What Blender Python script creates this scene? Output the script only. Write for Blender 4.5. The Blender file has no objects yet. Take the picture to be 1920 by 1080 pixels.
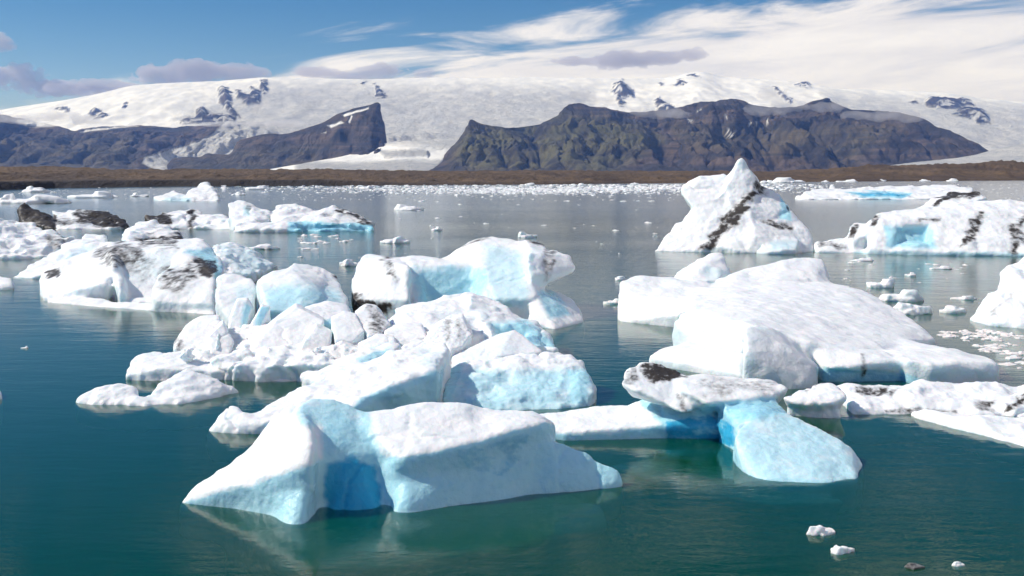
import bpy, bmesh, math, random
import numpy as np
from mathutils import Vector

# ------------------------------------------------------------------ camera, sky, sun
scene = bpy.context.scene
COL = scene.collection
H = 10.0                        # eye height above the lagoon (a low shore hill)
F = 1920.0                      # focal length in photo pixels
HORIZON = 322.0
PITCH = math.atan((540 - HORIZON) / F)

cam_data = bpy.data.cameras.new('camera')
cam_data.lens = 36.0
cam_data.sensor_width = 36.0
cam_data.clip_start = 0.5
cam_data.clip_end = 120000.0
cam = bpy.data.objects.new('camera', cam_data)
COL.objects.link(cam)
cam.location = (0, 0, H)
cam.rotation_euler = (math.pi / 2 - PITCH, 0, 0)
scene.camera = cam

SUN_EL = math.radians(40)
SUN_AZ = math.radians(-86)     # clockwise from +Y: the sun stands to the left, abreast of the camera
sun_dir = Vector((math.sin(SUN_AZ) * math.cos(SUN_EL), math.cos(SUN_AZ) * math.cos(SUN_EL), math.sin(SUN_EL)))
sun_data = bpy.data.lights.new('sun', 'SUN')
sun_data.energy = 4.2
sun_data.angle = math.radians(0.53)
sun_data.color = (1.0, 0.955, 0.9)
sun = bpy.data.objects.new('sun', sun_data)
COL.objects.link(sun)
sun.rotation_euler = sun_dir.to_track_quat('Z', 'Y').to_euler()

vs = scene.view_settings
vs.view_transform = 'Standard'
vs.look = 'None'
vs.exposure = 0.27
vs.gamma = 1.0
vs.use_curve_mapping = False

scene.render.engine = 'CYCLES'
scene.cycles.use_denoising = True
scene.cycles.max_bounces = 8
scene.cycles.diffuse_bounces = 3
scene.cycles.glossy_bounces = 3
scene.cycles.transmission_bounces = 4
scene.cycles.transparent_max_bounces = 10
scene.cycles.volume_bounces = 1
scene.cycles.volume_step_rate = 1.0
scene.cycles.caustics_reflective = False
scene.cycles.caustics_refractive = False


class NT:
    """small helper to write node trees"""
    def __init__(self, tree):
        self.t = tree

    def n(self, kind, **kw):
        nd = self.t.nodes.new(kind)
        for k, v in kw.items():
            if k.startswith('i_'):
                key = k[2:]
                key = int(key) if key.isdigit() else key.replace('_', ' ')
                self.set(nd.inputs[key], v)
            else:
                setattr(nd, k, v)
        return nd

    def set(self, sock, v):
        if isinstance(v, bpy.types.NodeSocket):
            self.t.links.new(v, sock)
        else:
            sock.default_value = v

    def math(self, op, a, b=0.0, c=0.0, clamp=False):
        nd = self.t.nodes.new('ShaderNodeMath')
        nd.operation = op
        nd.use_clamp = clamp
        for i, v in enumerate((a, b, c)):
            self.set(nd.inputs[i], v)
        return nd.outputs[0]

    def ramp(self, v, lo, hi, a=0.0, b=1.0):
        nd = self.t.nodes.new('ShaderNodeMapRange')
        nd.interpolation_type = 'SMOOTHSTEP'
        self.set(nd.inputs[0], v)
        for i, x in enumerate((lo, hi, a, b)):
            self.set(nd.inputs[1 + i], x)
        return nd.outputs[0]

    def mix(self, f, a, b, blend='MIX'):
        nd = self.t.nodes.new('ShaderNodeMix')
        nd.data_type = 'RGBA'
        nd.blend_type = blend
        self.set(nd.inputs[0], f)
        for s, v in ((nd.inputs[6], a), (nd.inputs[7], b)):
            self.set(s, v if isinstance(v, bpy.types.NodeSocket) else (*v, 1.0))
        return nd.outputs[2]

    def noise(self, vec, scale, detail=4.0, rough=0.55, dist=0.0):
        nd = self.n('ShaderNodeTexNoise')
        self.t.links.new(vec, nd.inputs['Vector'])
        nd.inputs['Scale'].default_value = scale
        nd.inputs['Detail'].default_value = detail
        nd.inputs['Roughness'].default_value = rough
        nd.inputs['Distortion'].default_value = dist
        return nd.outputs[0]

    def mapping(self, vec, scale=(1, 1, 1), rot=(0, 0, 0), loc=(0, 0, 0)):
        nd = self.n('ShaderNodeMapping')
        self.t.links.new(vec, nd.inputs[0])
        nd.inputs['Location'].default_value = loc
        nd.inputs['Rotation'].default_value = rot
        nd.inputs['Scale'].default_value = scale
        return nd.outputs[0]


# world: Nishita sky with a veil of high cloud drawn in sky direction (azimuth, elevation)
world = bpy.data.worlds.new('World')
scene.world = world
world.use_nodes = True
wt = world.node_tree
wt.nodes.clear()
W = NT(wt)
sky = W.n('ShaderNodeTexSky', sky_type='NISHITA')
sky.sun_disc = False
sky.sun_elevation = SUN_EL
sky.sun_rotation = SUN_AZ
sky.altitude = 0.0
sky.air_density = 1.0
sky.dust_density = 0.2
sky.ozone_density = 2.5
hs = W.n('ShaderNodeHueSaturation')
hs.inputs['Saturation'].default_value = 1.45
hs.inputs['Value'].default_value = 0.68
wt.links.new(W.mix(1.0, sky.outputs[0], (0.96, 0.97, 1.08), 'MULTIPLY'), hs.inputs['Color'])
tc = W.n('ShaderNodeTexCoord')
sep = W.n('ShaderNodeSeparateXYZ')
wt.links.new(tc.outputs['Generated'], sep.inputs[0])
az = W.math('ARCTAN2', sep.outputs[0], sep.outputs[1])
el = W.math('ARCSINE', sep.outputs[2])
comb = W.n('ShaderNodeCombineXYZ')
wt.links.new(az, comb.inputs[0])
tilt = W.math('SUBTRACT', el, W.math('MULTIPLY', az, 0.09))
wt.links.new(W.math('MULTIPLY', tilt, 7.0), comb.inputs[1])
streak = W.noise(comb.outputs[0], 5.0, 8.0, 0.62, 0.6)
comb2 = W.n('ShaderNodeCombineXYZ')
wt.links.new(az, comb2.inputs[0])
wt.links.new(W.math('MULTIPLY', tilt, 3.0), comb2.inputs[1])
broad = W.noise(comb2.outputs[0], 3.2, 3.0, 0.5)
# the veil thickens towards the horizon and towards the right-hand sky
cover = W.math('MULTIPLY', W.math('SUBTRACT', W.math('ADD', W.math('MULTIPLY', az, 0.15), 0.125), el), 9.0)
cover = W.math('MAXIMUM', W.math('MINIMUM', cover, 0.45), -0.55)
cover = W.math('SUBTRACT', cover, W.ramp(az, -0.38, -0.12, 0.12, 0.0))
cover = W.math('ADD', cover, W.ramp(el, 0.17, 0.36, 0.0, 0.42))       # broken high cloud overhead, which the grey water mirrors
tot = W.math('ADD', W.math('ADD', cover, 0.34), W.math('ADD', W.math('MULTIPLY', W.math('SUBTRACT', streak, 0.5), 2.2), W.math('MULTIPLY', W.math('SUBTRACT', broad, 0.5), 0.9)))
veil = W.ramp(tot, 0.12, 0.62, 0.0, 0.93)
cloud_col = W.mix(W.ramp(streak, 0.35, 0.7), (7.8, 7.6, 8.0), (10.0, 9.7, 9.7))
skymix = W.mix(veil, hs.outputs[0], cloud_col)
bg = W.n('ShaderNodeBackground')
wt.links.new(skymix, bg.inputs['Color'])
bg.inputs['Strength'].default_value = 0.085
wo = W.n('ShaderNodeOutputWorld')
wt.links.new(bg.outputs[0], wo.inputs['Surface'])

# ------------------------------------------------------------------ photo pixel -> place
CP, SP = math.cos(PITCH), math.sin(PITCH)


def ray(px, py):
    x = (px - 960) / F
    v = -(py - 540) / F
    return x, CP + v * SP, -SP + v * CP


def row_y(row):
    """distance at which the water lies on this photo row"""
    _, dy, dz = ray(960, row)
    return H * dy / -dz


def P(px, py, base):
    """a point seen at (px, py) that stands above the water line of row `base`"""
    Y = row_y(base)
    dx, dy, dz = ray(px, py)
    t = Y / dy
    return (t * dx, Y, H + t * dz)


def PD(px, py, Y):
    dx, dy, dz = ray(px, py)
    t = Y / dy
    return (t * dx, Y, H + t * dz)


def to_px(v):
    """photo pixel of world points (n,3); only used to turn traced outlines into places on a surface"""
    d = v - np.array([0, 0, H])
    zc = d[:, 1] * CP - d[:, 2] * SP
    yc = d[:, 1] * SP + d[:, 2] * CP
    zc = np.maximum(zc, 0.1)
    return np.stack([960 + F * d[:, 0] / zc, 540 - F * yc / zc], 1)


# ------------------------------------------------------------------ numpy noise
def _hash(i, j, k, seed):
    h = (i.astype(np.int64) * 374761393 + j.astype(np.int64) * 668265263 + k.astype(np.int64) * 2147483647 + seed * 974634777) & 0xFFFFFFFF
    h = ((h ^ (h >> 13)) * 1274126177) & 0xFFFFFFFF
    h = ((h ^ (h >> 16)) * 2246822519) & 0xFFFFFFFF
    return ((h ^ (h >> 15)) & 0xFFFFFF).astype(np.float32) / 0xFFFFFF * 2 - 1


def vnoise(p, seed=0):
    q = np.floor(p).astype(np.int64)
    f = (p - q).astype(np.float32)
    f = f * f * f * (f * (f * 6 - 15) + 10)
    i, j, k = q[:, 0], q[:, 1], q[:, 2]
    x, y, z = f[:, 0], f[:, 1], f[:, 2]
    def L(a, b, t): return a + (b - a) * t
    c = [_hash(i + a, j + b, k + d, seed) for a in (0, 1) for b in (0, 1) for d in (0, 1)]
    return L(L(L(c[0], c[1], z), L(c[2], c[3], z), y), L(L(c[4], c[5], z), L(c[6], c[7], z), y), x)


def fbm(p, octaves=3, seed=0, gain=0.5):
    a, s, r = 1.0, 0.0, np.zeros(len(p), np.float32)
    for o in range(octaves):
        r += a * vnoise(p * (2.03 ** o) + o * 17.3, seed + o * 7)
        s += a
        a *= gain
    return r / s


def billow(p, octaves=2, seed=0):
    a, s, r = 1.0, 0.0, np.zeros(len(p), np.float32)
    for o in range(octaves):
        r += a * np.abs(vnoise(p * (2.1 ** o) + o * 11.7, seed + o * 5))
        s += a
        a *= 0.5
    return r / s


def scallop(p, seed=0):
    """squared distance to the nearest cell point: hollows with sharp rims, like sun-cupped ice"""
    q = np.floor(p).astype(np.int64)
    best = np.full(len(p), 9.0, np.float32)
    for a in (-1, 0, 1):
        for b in (-1, 0, 1):
            for c in (-1, 0, 1):
                i, j, k = q[:, 0] + a, q[:, 1] + b, q[:, 2] + c
                d = np.zeros(len(p), np.float32)
                for ax, (cell, sd) in enumerate(((i, 1), (j, 2), (k, 3))):
                    d += ((cell + 0.5 + 0.45 * _hash(i, j, k, seed + sd * 101)) - p[:, ax]).astype(np.float32) ** 2
                best = np.minimum(best, d)
    return best


def sstep(x, a, b):
    t = np.clip((x - a) / (b - a), 0, 1)
    return t * t * (3 - 2 * t)


def poly_sd(pts, poly):
    """signed distance (negative inside) of 2D points to a polygon"""
    poly = np.asarray(poly, float)
    d = np.full(len(pts), 1e9)
    inside = np.zeros(len(pts), bool)
    n = len(poly)
    for a in range(n):
        p, q = poly[a], poly[(a + 1) % n]
        e = q - p
        w = pts - p
        t = np.clip((w @ e) / max(e @ e, 1e-9), 0, 1)
        d = np.minimum(d, np.hypot(*(w - t[:, None] * e).T))
        c = ((p[1] <= pts[:, 1]) & (q[1] > pts[:, 1])) | ((q[1] <= pts[:, 1]) & (p[1] > pts[:, 1]))
        xi = p[0] + (pts[:, 1] - p[1]) / (e[1] if abs(e[1]) > 1e-9 else 1e-9) * e[0]
        inside ^= c & (pts[:, 0] < xi)
    return np.where(inside, -d, d)


# ------------------------------------------------------------------ mesh from arrays
def mesh_from(name, verts, quads, mat, attrs=None, smooth=True, tris=False):
    me = bpy.data.meshes.new(name)
    k = 3 if tris else 4
    nv, nf = len(verts), len(quads)
    me.vertices.add(nv)
    me.vertices.foreach_set('co', np.asarray(verts, np.float32).ravel())
    me.loops.add(nf * k)
    me.polygons.add(nf)
    me.loops.foreach_set('vertex_index', np.asarray(quads, np.int32).ravel())
    me.polygons.foreach_set('loop_start', np.arange(0, nf * k, k, dtype=np.int32))
    me.polygons.foreach_set('use_smooth', np.full(nf, smooth))
    me.update(calc_edges=True)
    me.validate()
    for an, av in (attrs or {}).items():
        at = me.attributes.new(an, 'FLOAT', 'POINT')
        at.data.foreach_set('value', np.asarray(av, np.float32))
    me.materials.append(mat)
    return me


def link(name, me, label=None, cat=None, group=None, kind=None, parent=None):
    o = bpy.data.objects.new(name, me)
    COL.objects.link(o)
    if label: o['label'] = label
    if cat: o['category'] = cat
    if group: o['group'] = group
    if kind: o['kind'] = kind
    if parent: o.parent = parent
    return o


# ------------------------------------------------------------------ solid ice: hulls joined as a distance field, then meshed
def hull_planes(pts):
    bm = bmesh.new()
    for p in pts:
        bm.verts.new(p)
    bmesh.ops.convex_hull(bm, input=bm.verts, use_existing_faces=False)
    bm.normal_update()
    out = {}
    for f in bm.faces:
        if f.calc_area() < 1e-7:
            continue
        n = f.normal
        d = n.dot(f.verts[0].co)
        out[(round(n.x, 2), round(n.y, 2), round(n.z, 2), round(d, 2))] = (n.x, n.y, n.z, d)
    bm.free()
    return np.array(list(out.values()), np.float32)


def surface_nets(f, origin, h):
    nx, ny, nz = f.shape
    s = f < 0
    corners = [(a, b, c) for a in (0, 1) for b in (0, 1) for c in (0, 1)]
    cnt = np.zeros((nx - 1, ny - 1, nz - 1), np.int8)
    for a, b, c in corners:
        cnt += s[a:nx - 1 + a, b:ny - 1 + b, c:nz - 1 + c]
    act = (cnt > 0) & (cnt < 8)
    idx = np.full(act.shape, -1, np.int32)
    I, J, K = np.nonzero(act)
    idx[I, J, K] = np.arange(len(I))
    acc = np.zeros((len(I), 3), np.float32)
    num = np.zeros(len(I), np.float32)
    for e in range(12):
        ax = e // 4
        u, v = (e % 4) // 2, e % 2
        o0 = [0, 0, 0]
        o0[(ax + 1) % 3] = u
        o0[(ax + 2) % 3] = v
        o1 = list(o0)
        o1[ax] = 1
        f0 = f[I + o0[0], J + o0[1], K + o0[2]]
        f1 = f[I + o1[0], J + o1[1], K + o1[2]]
        m = (f0 < 0) != (f1 < 0)
        t = np.where(m, f0 / np.where(m, f0 - f1, 1), 0)
        q = np.tile(np.array(o0, np.float32), (len(I), 1))
        q[:, ax] = t
        acc[m] += q[m]
        num += m
    v = acc / num[:, None] + np.stack([I, J, K], 1)
    verts = v * h + origin
    quads = []
    for ax in range(3):
        b, c = (ax + 1) % 3, (ax + 2) % 3
        sl0 = [slice(None)] * 3
        sl1 = [slice(None)] * 3
        sl0[ax] = slice(0, -1)
        sl1[ax] = slice(1, None)
        for d in (b, c):
            sl0[d] = slice(1, -1)
            sl1[d] = slice(1, -1)
        s0, s1 = s[tuple(sl0)], s[tuple(sl1)]
        ch = np.stack(np.nonzero(s0 != s1), 1)
        if len(ch) == 0:
            continue
        flip = s1[tuple(ch.T)]
        g = ch.copy()
        g[:, b] += 1
        g[:, c] += 1
        def cell(db, dc):
            q = g.copy()
            q[:, b] -= db
            q[:, c] -= dc
            return idx[q[:, 0], q[:, 1], q[:, 2]]
        qd = np.stack([cell(1, 1), cell(0, 1), cell(0, 0), cell(1, 0)], 1)
        qd[flip] = qd[flip][:, ::-1]
        quads.append(qd)
    return verts, np.concatenate(quads)


def vert_normals(v, q):
    n = np.zeros_like(v)
    a = np.cross(v[q[:, 2]] - v[q[:, 0]], v[q[:, 3]] - v[q[:, 1]])
    for k in range(4):
        np.add.at(n, q[:, k], a)
    return n / np.maximum(np.linalg.norm(n, axis=1, keepdims=True), 1e-9)


SEED = [0]


def ice_body(name, chunks, mat, vox=None, k=0.25, r=0.1, warp=0.3, wscale=1.5, det=0.06, dscale=0.5,
             blue=(), dirt=(), grime=0.0, deep=1.2, seed=None, ledge=None, crack=None):
    """chunks: (sign, points[, opts]); points are (px, py, base row). '+' adds a hull dropped into the water,
    'o' adds a hull that hangs free, '-' cuts a hull away."""
    SEED[0] += 1
    ledge = warp * 0.3 if ledge is None else ledge
    crack = det * 1.3 if crack is None else crack
    grime = grime * 0.8
    seed = SEED[0] if seed is None else seed
    hulls = []
    allp = []
    for ch in chunks:
        sg, pts = ch[0], ch[1]
        op = ch[2] if len(ch) > 2 else {}
        w = [P(*p) for p in pts]
        if sg == '+':
            w += [(x, y, -deep) for x, y, z in w]
        if 'th' in op:                          # push a copy back in depth to give the piece its thickness
            w += [(x * (1 + op['th'] / y), y + op['th'], z) for x, y, z in w]
        hulls.append((sg, hull_planes(w), np.array(w), op))
        if sg != '-':
            allp += w
    A = np.array(allp)
    dist = A[:, 1].mean()
    h = vox if vox else max(0.035, dist / F * 3.0)
    pad = 3 * h + warp
    lo, hi = A.min(0) - pad, A.max(0) + pad
    dims = np.ceil((hi - lo) / h).astype(int) + 1
    while dims.prod() > 2.6e6:
        h *= 1.1
        dims = np.ceil((hi - lo) / h).astype(int) + 1
    f = np.full(dims, 9.0, np.float32)
    axes = [lo[i] + np.arange(dims[i]) * h for i in range(3)]
    for sg, pl, w, op in hulls:
        kk = op.get('k', k)
        m = kk + 2 * h + 0.3
        a = np.maximum(((w.min(0) - m - lo) / h).astype(int), 0)
        b = np.minimum(((w.max(0) + m - lo) / h).astype(int) + 2, dims)
        if (b <= a).any():
            continue
        X, Y, Z = np.meshgrid(*[axes[i][a[i]:b[i]].astype(np.float32) for i in range(3)], indexing='ij')
        g = np.full(X.shape, -1e9, np.float32)
        for n0, n1, n2, d in pl:
            g = np.maximum(g, n0 * X + n1 * Y + n2 * Z - d)
        sl = tuple(slice(a[i], b[i]) for i in range(3))
        cur = f[sl]
        if sg == '-':
            hh = np.clip(0.5 + 0.5 * (-g - cur) / kk, 0, 1)
            f[sl] = cur * (1 - hh) - g * hh + kk * hh * (1 - hh)
        else:
            hh = np.clip(0.5 + 0.5 * (g - cur) / kk, 0, 1)
            f[sl] = g * (1 - hh) + cur * hh - kk * hh * (1 - hh)
    for _ in range(min(int(round(2 * (r / h) ** 2)), 9)):      # melt-round the edges
        for ax in range(3):
            g = np.moveaxis(f, ax, 0)
            g[1:-1] = 0.25 * g[:-2] + 0.5 * g[1:-1] + 0.25 * g[2:]
    band = np.abs(f) < (warp * 1.8 + 3 * h)
    I = np.stack(np.nonzero(band), 1)
    pts = I * h + lo
    f[band] += warp * (0.8 * fbm(pts / wscale, 3, seed) + 0.6 * (billow(pts / (wscale * 0.9), 2, seed + 3) - 0.3))
    if ledge:                                                      # stepped breaks where slabs have split away
        t = 2.6 * fbm(pts / (wscale * 1.4) + 50, 3, seed + 61)
        t = np.floor(t) + sstep(t - np.floor(t), 0.38, 0.62)
        f[band] += ledge * t / 2.6
    # closed at the grid border
    f[0], f[-1], f[:, 0], f[:, -1], f[:, :, 0], f[:, :, -1] = 1, 1, 1, 1, 1, 1
    v, q = surface_nets(f, lo, h)
    n = vert_normals(v, q)
    wv = v + 0.35 * dscale * np.stack([fbm(v / dscale, 2, seed + 14), fbm(v / dscale + 9, 2, seed + 15), fbm(v / dscale + 23, 2, seed + 16)], 1)
    cup = 0.5 + 0.5 * fbm(v / (dscale * 4), 2, seed + 17)           # some faces are cupped, others are clean breaks
    d = 0.8 * det * (1.3 * cup * (scallop(wv / (dscale * 1.5), seed + 9) - 0.3) + 0.5 * cup * (scallop(wv / (dscale * 0.6), seed + 10) - 0.3) + 0.5 * fbm(v / (dscale * 0.35), 3, seed + 12))
    cl = vnoise(wv / (dscale * 5) + 70, seed + 71)
    cm = sstep(vnoise(v / (dscale * 7), seed + 72), -0.1, 0.3)
    d = d - crack * cm * np.exp(-(cl / 0.045) ** 2)                # open cracks
    v = v + n * d[:, None].astype(np.float32)
    # blue ice, painted shade blue and dirt, fixed to the surface
    uv = to_px(v)
    wob = np.stack([fbm(v / (dist * 0.012), 3, seed + 21), fbm(v / (dist * 0.012) + 31, 3, seed + 22)], 1)
    # weathered white crust on the tops, steep faces bluer: cleaner ice and painted-in shade
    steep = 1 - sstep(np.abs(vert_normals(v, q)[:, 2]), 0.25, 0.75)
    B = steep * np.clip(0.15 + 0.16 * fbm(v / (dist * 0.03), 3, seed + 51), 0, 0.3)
    D = np.zeros(len(v))
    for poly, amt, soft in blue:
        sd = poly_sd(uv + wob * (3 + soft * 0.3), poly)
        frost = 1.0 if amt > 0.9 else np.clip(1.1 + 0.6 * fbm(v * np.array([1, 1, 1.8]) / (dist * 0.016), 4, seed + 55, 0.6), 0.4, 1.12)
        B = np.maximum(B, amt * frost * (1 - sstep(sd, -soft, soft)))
    for poly, amt, soft in dirt:
        sd = poly_sd(uv + wob * soft * 2.0, poly)
        m = 1 - sstep(sd, -soft, soft)
        spk = 0.5 + 0.9 * fbm(v * np.array([1, 1, 0.6]) / (dist * 0.0045), 4, seed + 31, 0.7)
        halo = 0.22 * amt * (1 - sstep(sd, -soft, soft * 3.5)) * np.clip(0.9 - spk, 0, 1)
        D = np.maximum(np.maximum(D, halo), np.clip(m * amt * (1.85 - 1.5 * np.clip(spk, 0, 1)), 0, 1))
    if grime:
        gsp = fbm(v * np.array([1, 1, 0.5]) / (dist * 0.013), 4, seed + 41, 0.65)
        D = np.maximum(D, np.clip((gsp - 0.22) * 2.2, 0, 1) * grime)
    me = mesh_from(name, v, q, mat, {'blue': B, 'dirt': D})
    return me, dist


# ------------------------------------------------------------------ materials
def new_mat(name):
    m = bpy.data.materials.new(name)
    m.use_nodes = True
    m.node_tree.nodes.clear()
    return m, NT(m.node_tree)


def out(N, surf, vol=None):
    o = N.n('ShaderNodeOutputMaterial')
    if surf is not None: N.t.links.new(surf, o.inputs['Surface'])
    if vol is not None: N.t.links.new(vol, o.inputs['Volume'])


def ice_material(name, grain=1.0, sss=0.4):
    m, N = new_mat(name)
    geo = N.n('ShaderNodeNewGeometry')
    pos = geo.outputs['Position']
    ab = N.n('ShaderNodeAttribute', attribute_name='blue').outputs['Fac']
    ad = N.n('ShaderNodeAttribute', attribute_name='dirt').outputs['Fac']
    n1 = N.noise(pos, 0.9 / grain, 5, 0.6)
    n2 = N.noise(pos, 7.0 / grain, 4, 0.6)
    snow = N.mix(N.ramp(n1, 0.38, 0.66), (0.81, 0.835, 0.85), (0.86, 0.865, 0.86))
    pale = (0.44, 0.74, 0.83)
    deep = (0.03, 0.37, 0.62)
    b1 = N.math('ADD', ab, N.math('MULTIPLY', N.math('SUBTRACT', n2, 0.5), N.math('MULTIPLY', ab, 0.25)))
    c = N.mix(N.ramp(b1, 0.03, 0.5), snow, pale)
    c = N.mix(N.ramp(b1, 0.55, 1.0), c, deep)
    ash = N.mix(n2, (0.012, 0.011, 0.011), (0.075, 0.065, 0.058))
    dd = N.math('ADD', ad, N.math('MULTIPLY', N.math('SUBTRACT', n2, 0.5), N.math('MULTIPLY', ad, 0.8)))
    c = N.mix(N.ramp(dd, 0.0, 0.95), c, ash)
    p = N.n('ShaderNodeBsdfPrincipled')
    N.t.links.new(c, p.inputs['Base Color'])
    N.set(p.inputs['Roughness'], N.ramp(ab, 0.05, 0.6, 0.5, 0.18))
    p.inputs['IOR'].default_value = 1.31
    N.set(p.inputs['Subsurface Weight'], N.math('MULTIPLY', N.math('SUBTRACT', 1.0, ad, clamp=True), sss))
    p.inputs['Subsurface Radius'].default_value = (0.22, 0.55, 0.8)
    p.inputs['Subsurface Scale'].default_value = 0.7 * min(grain, 2)
    v1 = N.n('ShaderNodeTexVoronoi', feature='SMOOTH_F1')
    N.t.links.new(pos, v1.inputs['Vector'])
    v1.inputs['Scale'].default_value = 4.5 / grain
    n3 = N.noise(pos, 22.0 / grain, 5, 0.65)
    hgt = N.math('ADD', N.math('MULTIPLY', v1.outputs['Distance'], 0.7), N.math('ADD', N.math('MULTIPLY', n3, 0.35), N.math('MULTIPLY', n2, 0.8)))
    b = N.n('ShaderNodeBump')
    b.inputs['Strength'].default_value = 0.5
    b.inputs['Distance'].default_value = 0.07 * grain
    N.t.links.new(hgt, b.inputs['Height'])
    N.t.links.new(b.outputs[0], p.inputs['Normal'])
    out(N, p.outputs[0])
    return m


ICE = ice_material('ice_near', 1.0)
ICE_MID = ice_material('ice_middle_distance', 2.6)
ICE_FAR = ice_material('ice_far', 7.0, 0.15)


def water_material():
    m, N = new_mat('lagoon_water')
    geo = N.n('ShaderNodeNewGeometry')
    pos = geo.outputs['Position']
    # ripples: fine wind ripples and a slow swell; wind patches make some stretches rougher
    patch = N.noise(N.mapping(pos, (0.012, 0.03, 1)), 1.0, 3, 0.5)
    sepp = N.n('ShaderNodeSeparateXYZ')
    N.t.links.new(pos, sepp.inputs[0])
    windy = N.ramp(sepp.outputs[1], 38, 120, 0.17, 0.5)
    amp = N.math('MULTIPLY', windy, N.ramp(patch, 0.3, 0.7, 0.55, 1.15))
    r1 = N.noise(N.mapping(pos, (0.9, 2.6, 1), (0, 0, 0.12)), 1.0, 4, 0.6, 0.4)
    r2 = N.noise(N.mapping(pos, (4.0, 9.0, 1), (0, 0, -0.2)), 1.0, 3, 0.6, 0.3)
    r3 = N.noise(N.mapping(pos, (0.22, 0.6, 1), (0, 0, 0.3)), 1.0, 2, 0.5)
    hgt = N.math('MULTIPLY', N.math('ADD', N.math('ADD', N.math('MULTIPLY', r1, 0.055), N.math('MULTIPLY', r2, 0.010)), N.math('MULTIPLY', r3, 0.10)), amp)
    b = N.n('ShaderNodeBump')
    b.inputs['Strength'].default_value = 1.0
    b.inputs['Distance'].default_value = 1.0
    N.t.links.new(hgt, b.inputs['Height'])
    fr = N.n('ShaderNodeFresnel')
    fr.inputs['IOR'].default_value = 1.37
    N.t.links.new(b.outputs[0], fr.inputs['Normal'])
    gl = N.n('ShaderNodeBsdfGlossy')
    gl.inputs['Color'].default_value = (1, 1, 1, 1)
    N.set(gl.inputs['Roughness'], N.ramp(sepp.outputs[1], 60, 300, 0.02, 0.13))
    N.t.links.new(b.outputs[0], gl.inputs['Normal'])
    df = N.n('ShaderNodeBsdfDiffuse')                      # suspended glacial silt near the surface
    df.inputs['Color'].default_value = (0.002, 0.13, 0.054, 1)
    tr = N.n('ShaderNodeBsdfTransparent')
    tr.inputs['Color'].default_value = (0.9, 0.97, 0.96, 1)
    body = N.n('ShaderNodeMixShader')
    body.inputs[0].default_value = 0.68
    N.t.links.new(df.outputs[0], body.inputs[1])
    N.t.links.new(tr.outputs[0], body.inputs[2])
    mx = N.n('ShaderNodeMixShader')
    N.t.links.new(fr.outputs[0], mx.inputs[0])
    N.t.links.new(body.outputs[0], mx.inputs[1])
    N.t.links.new(gl.outputs[0], mx.inputs[2])
    va = N.n('ShaderNodeVolumeAbsorption')
    va.inputs['Color'].default_value = (0.10, 0.78, 0.36, 1)
    va.inputs['Density'].default_value = 0.6
    out(N, mx.outputs[0], va.outputs[0])
    return m


WATER = water_material()


def plain(name, col_a, col_b, scale, rough=0.9, bump=0.0, bscale=None):
    m, N = new_mat(name)
    pos = N.n('ShaderNodeNewGeometry').outputs['Position']
    n = N.noise(pos, scale, 6, 0.62)
    c = N.mix(N.ramp(n, 0.35, 0.65), col_a, col_b)
    p = N.n('ShaderNodeBsdfPrincipled')
    N.t.links.new(c, p.inputs['Base Color'])
    p.inputs['Roughness'].default_value = rough
    if bump:
        b = N.n('ShaderNodeBump')
        b.inputs['Strength'].default_value = 0.8
        b.inputs['Distance'].default_value = bump
        N.t.links.new(N.noise(pos, bscale or scale * 3, 5, 0.6), b.inputs['Height'])
        N.t.links.new(b.outputs[0], p.inputs['Normal'])
    out(N, p.outputs[0])
    return m


BED = plain('lagoon_silt', (0.015, 0.03, 0.028), (0.03, 0.045, 0.04), 0.2)


def mountain_material():
    m, N = new_mat('mountain_rock_and_ice')
    pos = N.n('ShaderNodeNewGeometry').outputs['Position']
    sn = N.n('ShaderNodeAttribute', attribute_name='snow').outputs['Fac']
    gr = N.n('ShaderNodeAttribute', attribute_name='green').outputs['Fac']
    cre = N.n('ShaderNodeAttribute', attribute_name='crevasse').outputs['Fac']
    n1 = N.noise(pos, 0.0035, 8, 0.65)
    strata = N.noise(N.mapping(pos, (0.0006, 0.0006, 0.018)), 1.0, 6, 0.6)
    rock = N.mix(N.ramp(n1, 0.35, 0.68), (0.015, 0.012, 0.011), (0.115, 0.08, 0.056))
    rock = N.mix(N.ramp(strata, 0.47, 0.57, 0, 0.75), rock, (0.02, 0.018, 0.02))
    moss = N.mix(n1, (0.055, 0.062, 0.018), (0.125, 0.115, 0.04))
    rock = N.mix(N.math('MULTIPLY', gr, N.ramp(n1, 0.35, 0.6)), rock, moss)
    nv = N.noise(N.mapping(pos, (0.004, 0.0016, 0.004)), 1.0, 4, 0.6)
    cv = N.noise(N.mapping(pos, (0.011, 0.022, 0.02)), 1.0, 6, 0.7)
    snowc = N.mix(N.ramp(nv, 0.35, 0.7), (0.66, 0.665, 0.66), (0.87, 0.85, 0.80))
    snowc = N.mix(N.math('MULTIPLY', cre, N.ramp(cv, 0.5, 0.68)), snowc, (0.40, 0.47, 0.52))
    c = N.mix(sn, rock, snowc)
    p = N.n('ShaderNodeBsdfPrincipled')
    N.t.links.new(c, p.inputs['Base Color'])
    p.inputs['Roughness'].default_value = 0.9
    b = N.n('ShaderNodeBump')
    b.inputs['Strength'].default_value = 0.9
    N.set(b.inputs['Distance'], 55.0)
    hh = N.math('ADD', N.math('MULTIPLY', N.math('MULTIPLY', cv, cre), 3.0), N.math('MULTIPLY', N.math('MULTIPLY', n1, 2.2), N.math('SUBTRACT', 1.0, sn)))
    N.t.links.new(hh, b.inputs['Height'])
    N.t.links.new(b.outputs[0], p.inputs['Normal'])
    out(N, p.outputs[0])
    return m


MOUNT = mountain_material()

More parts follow.
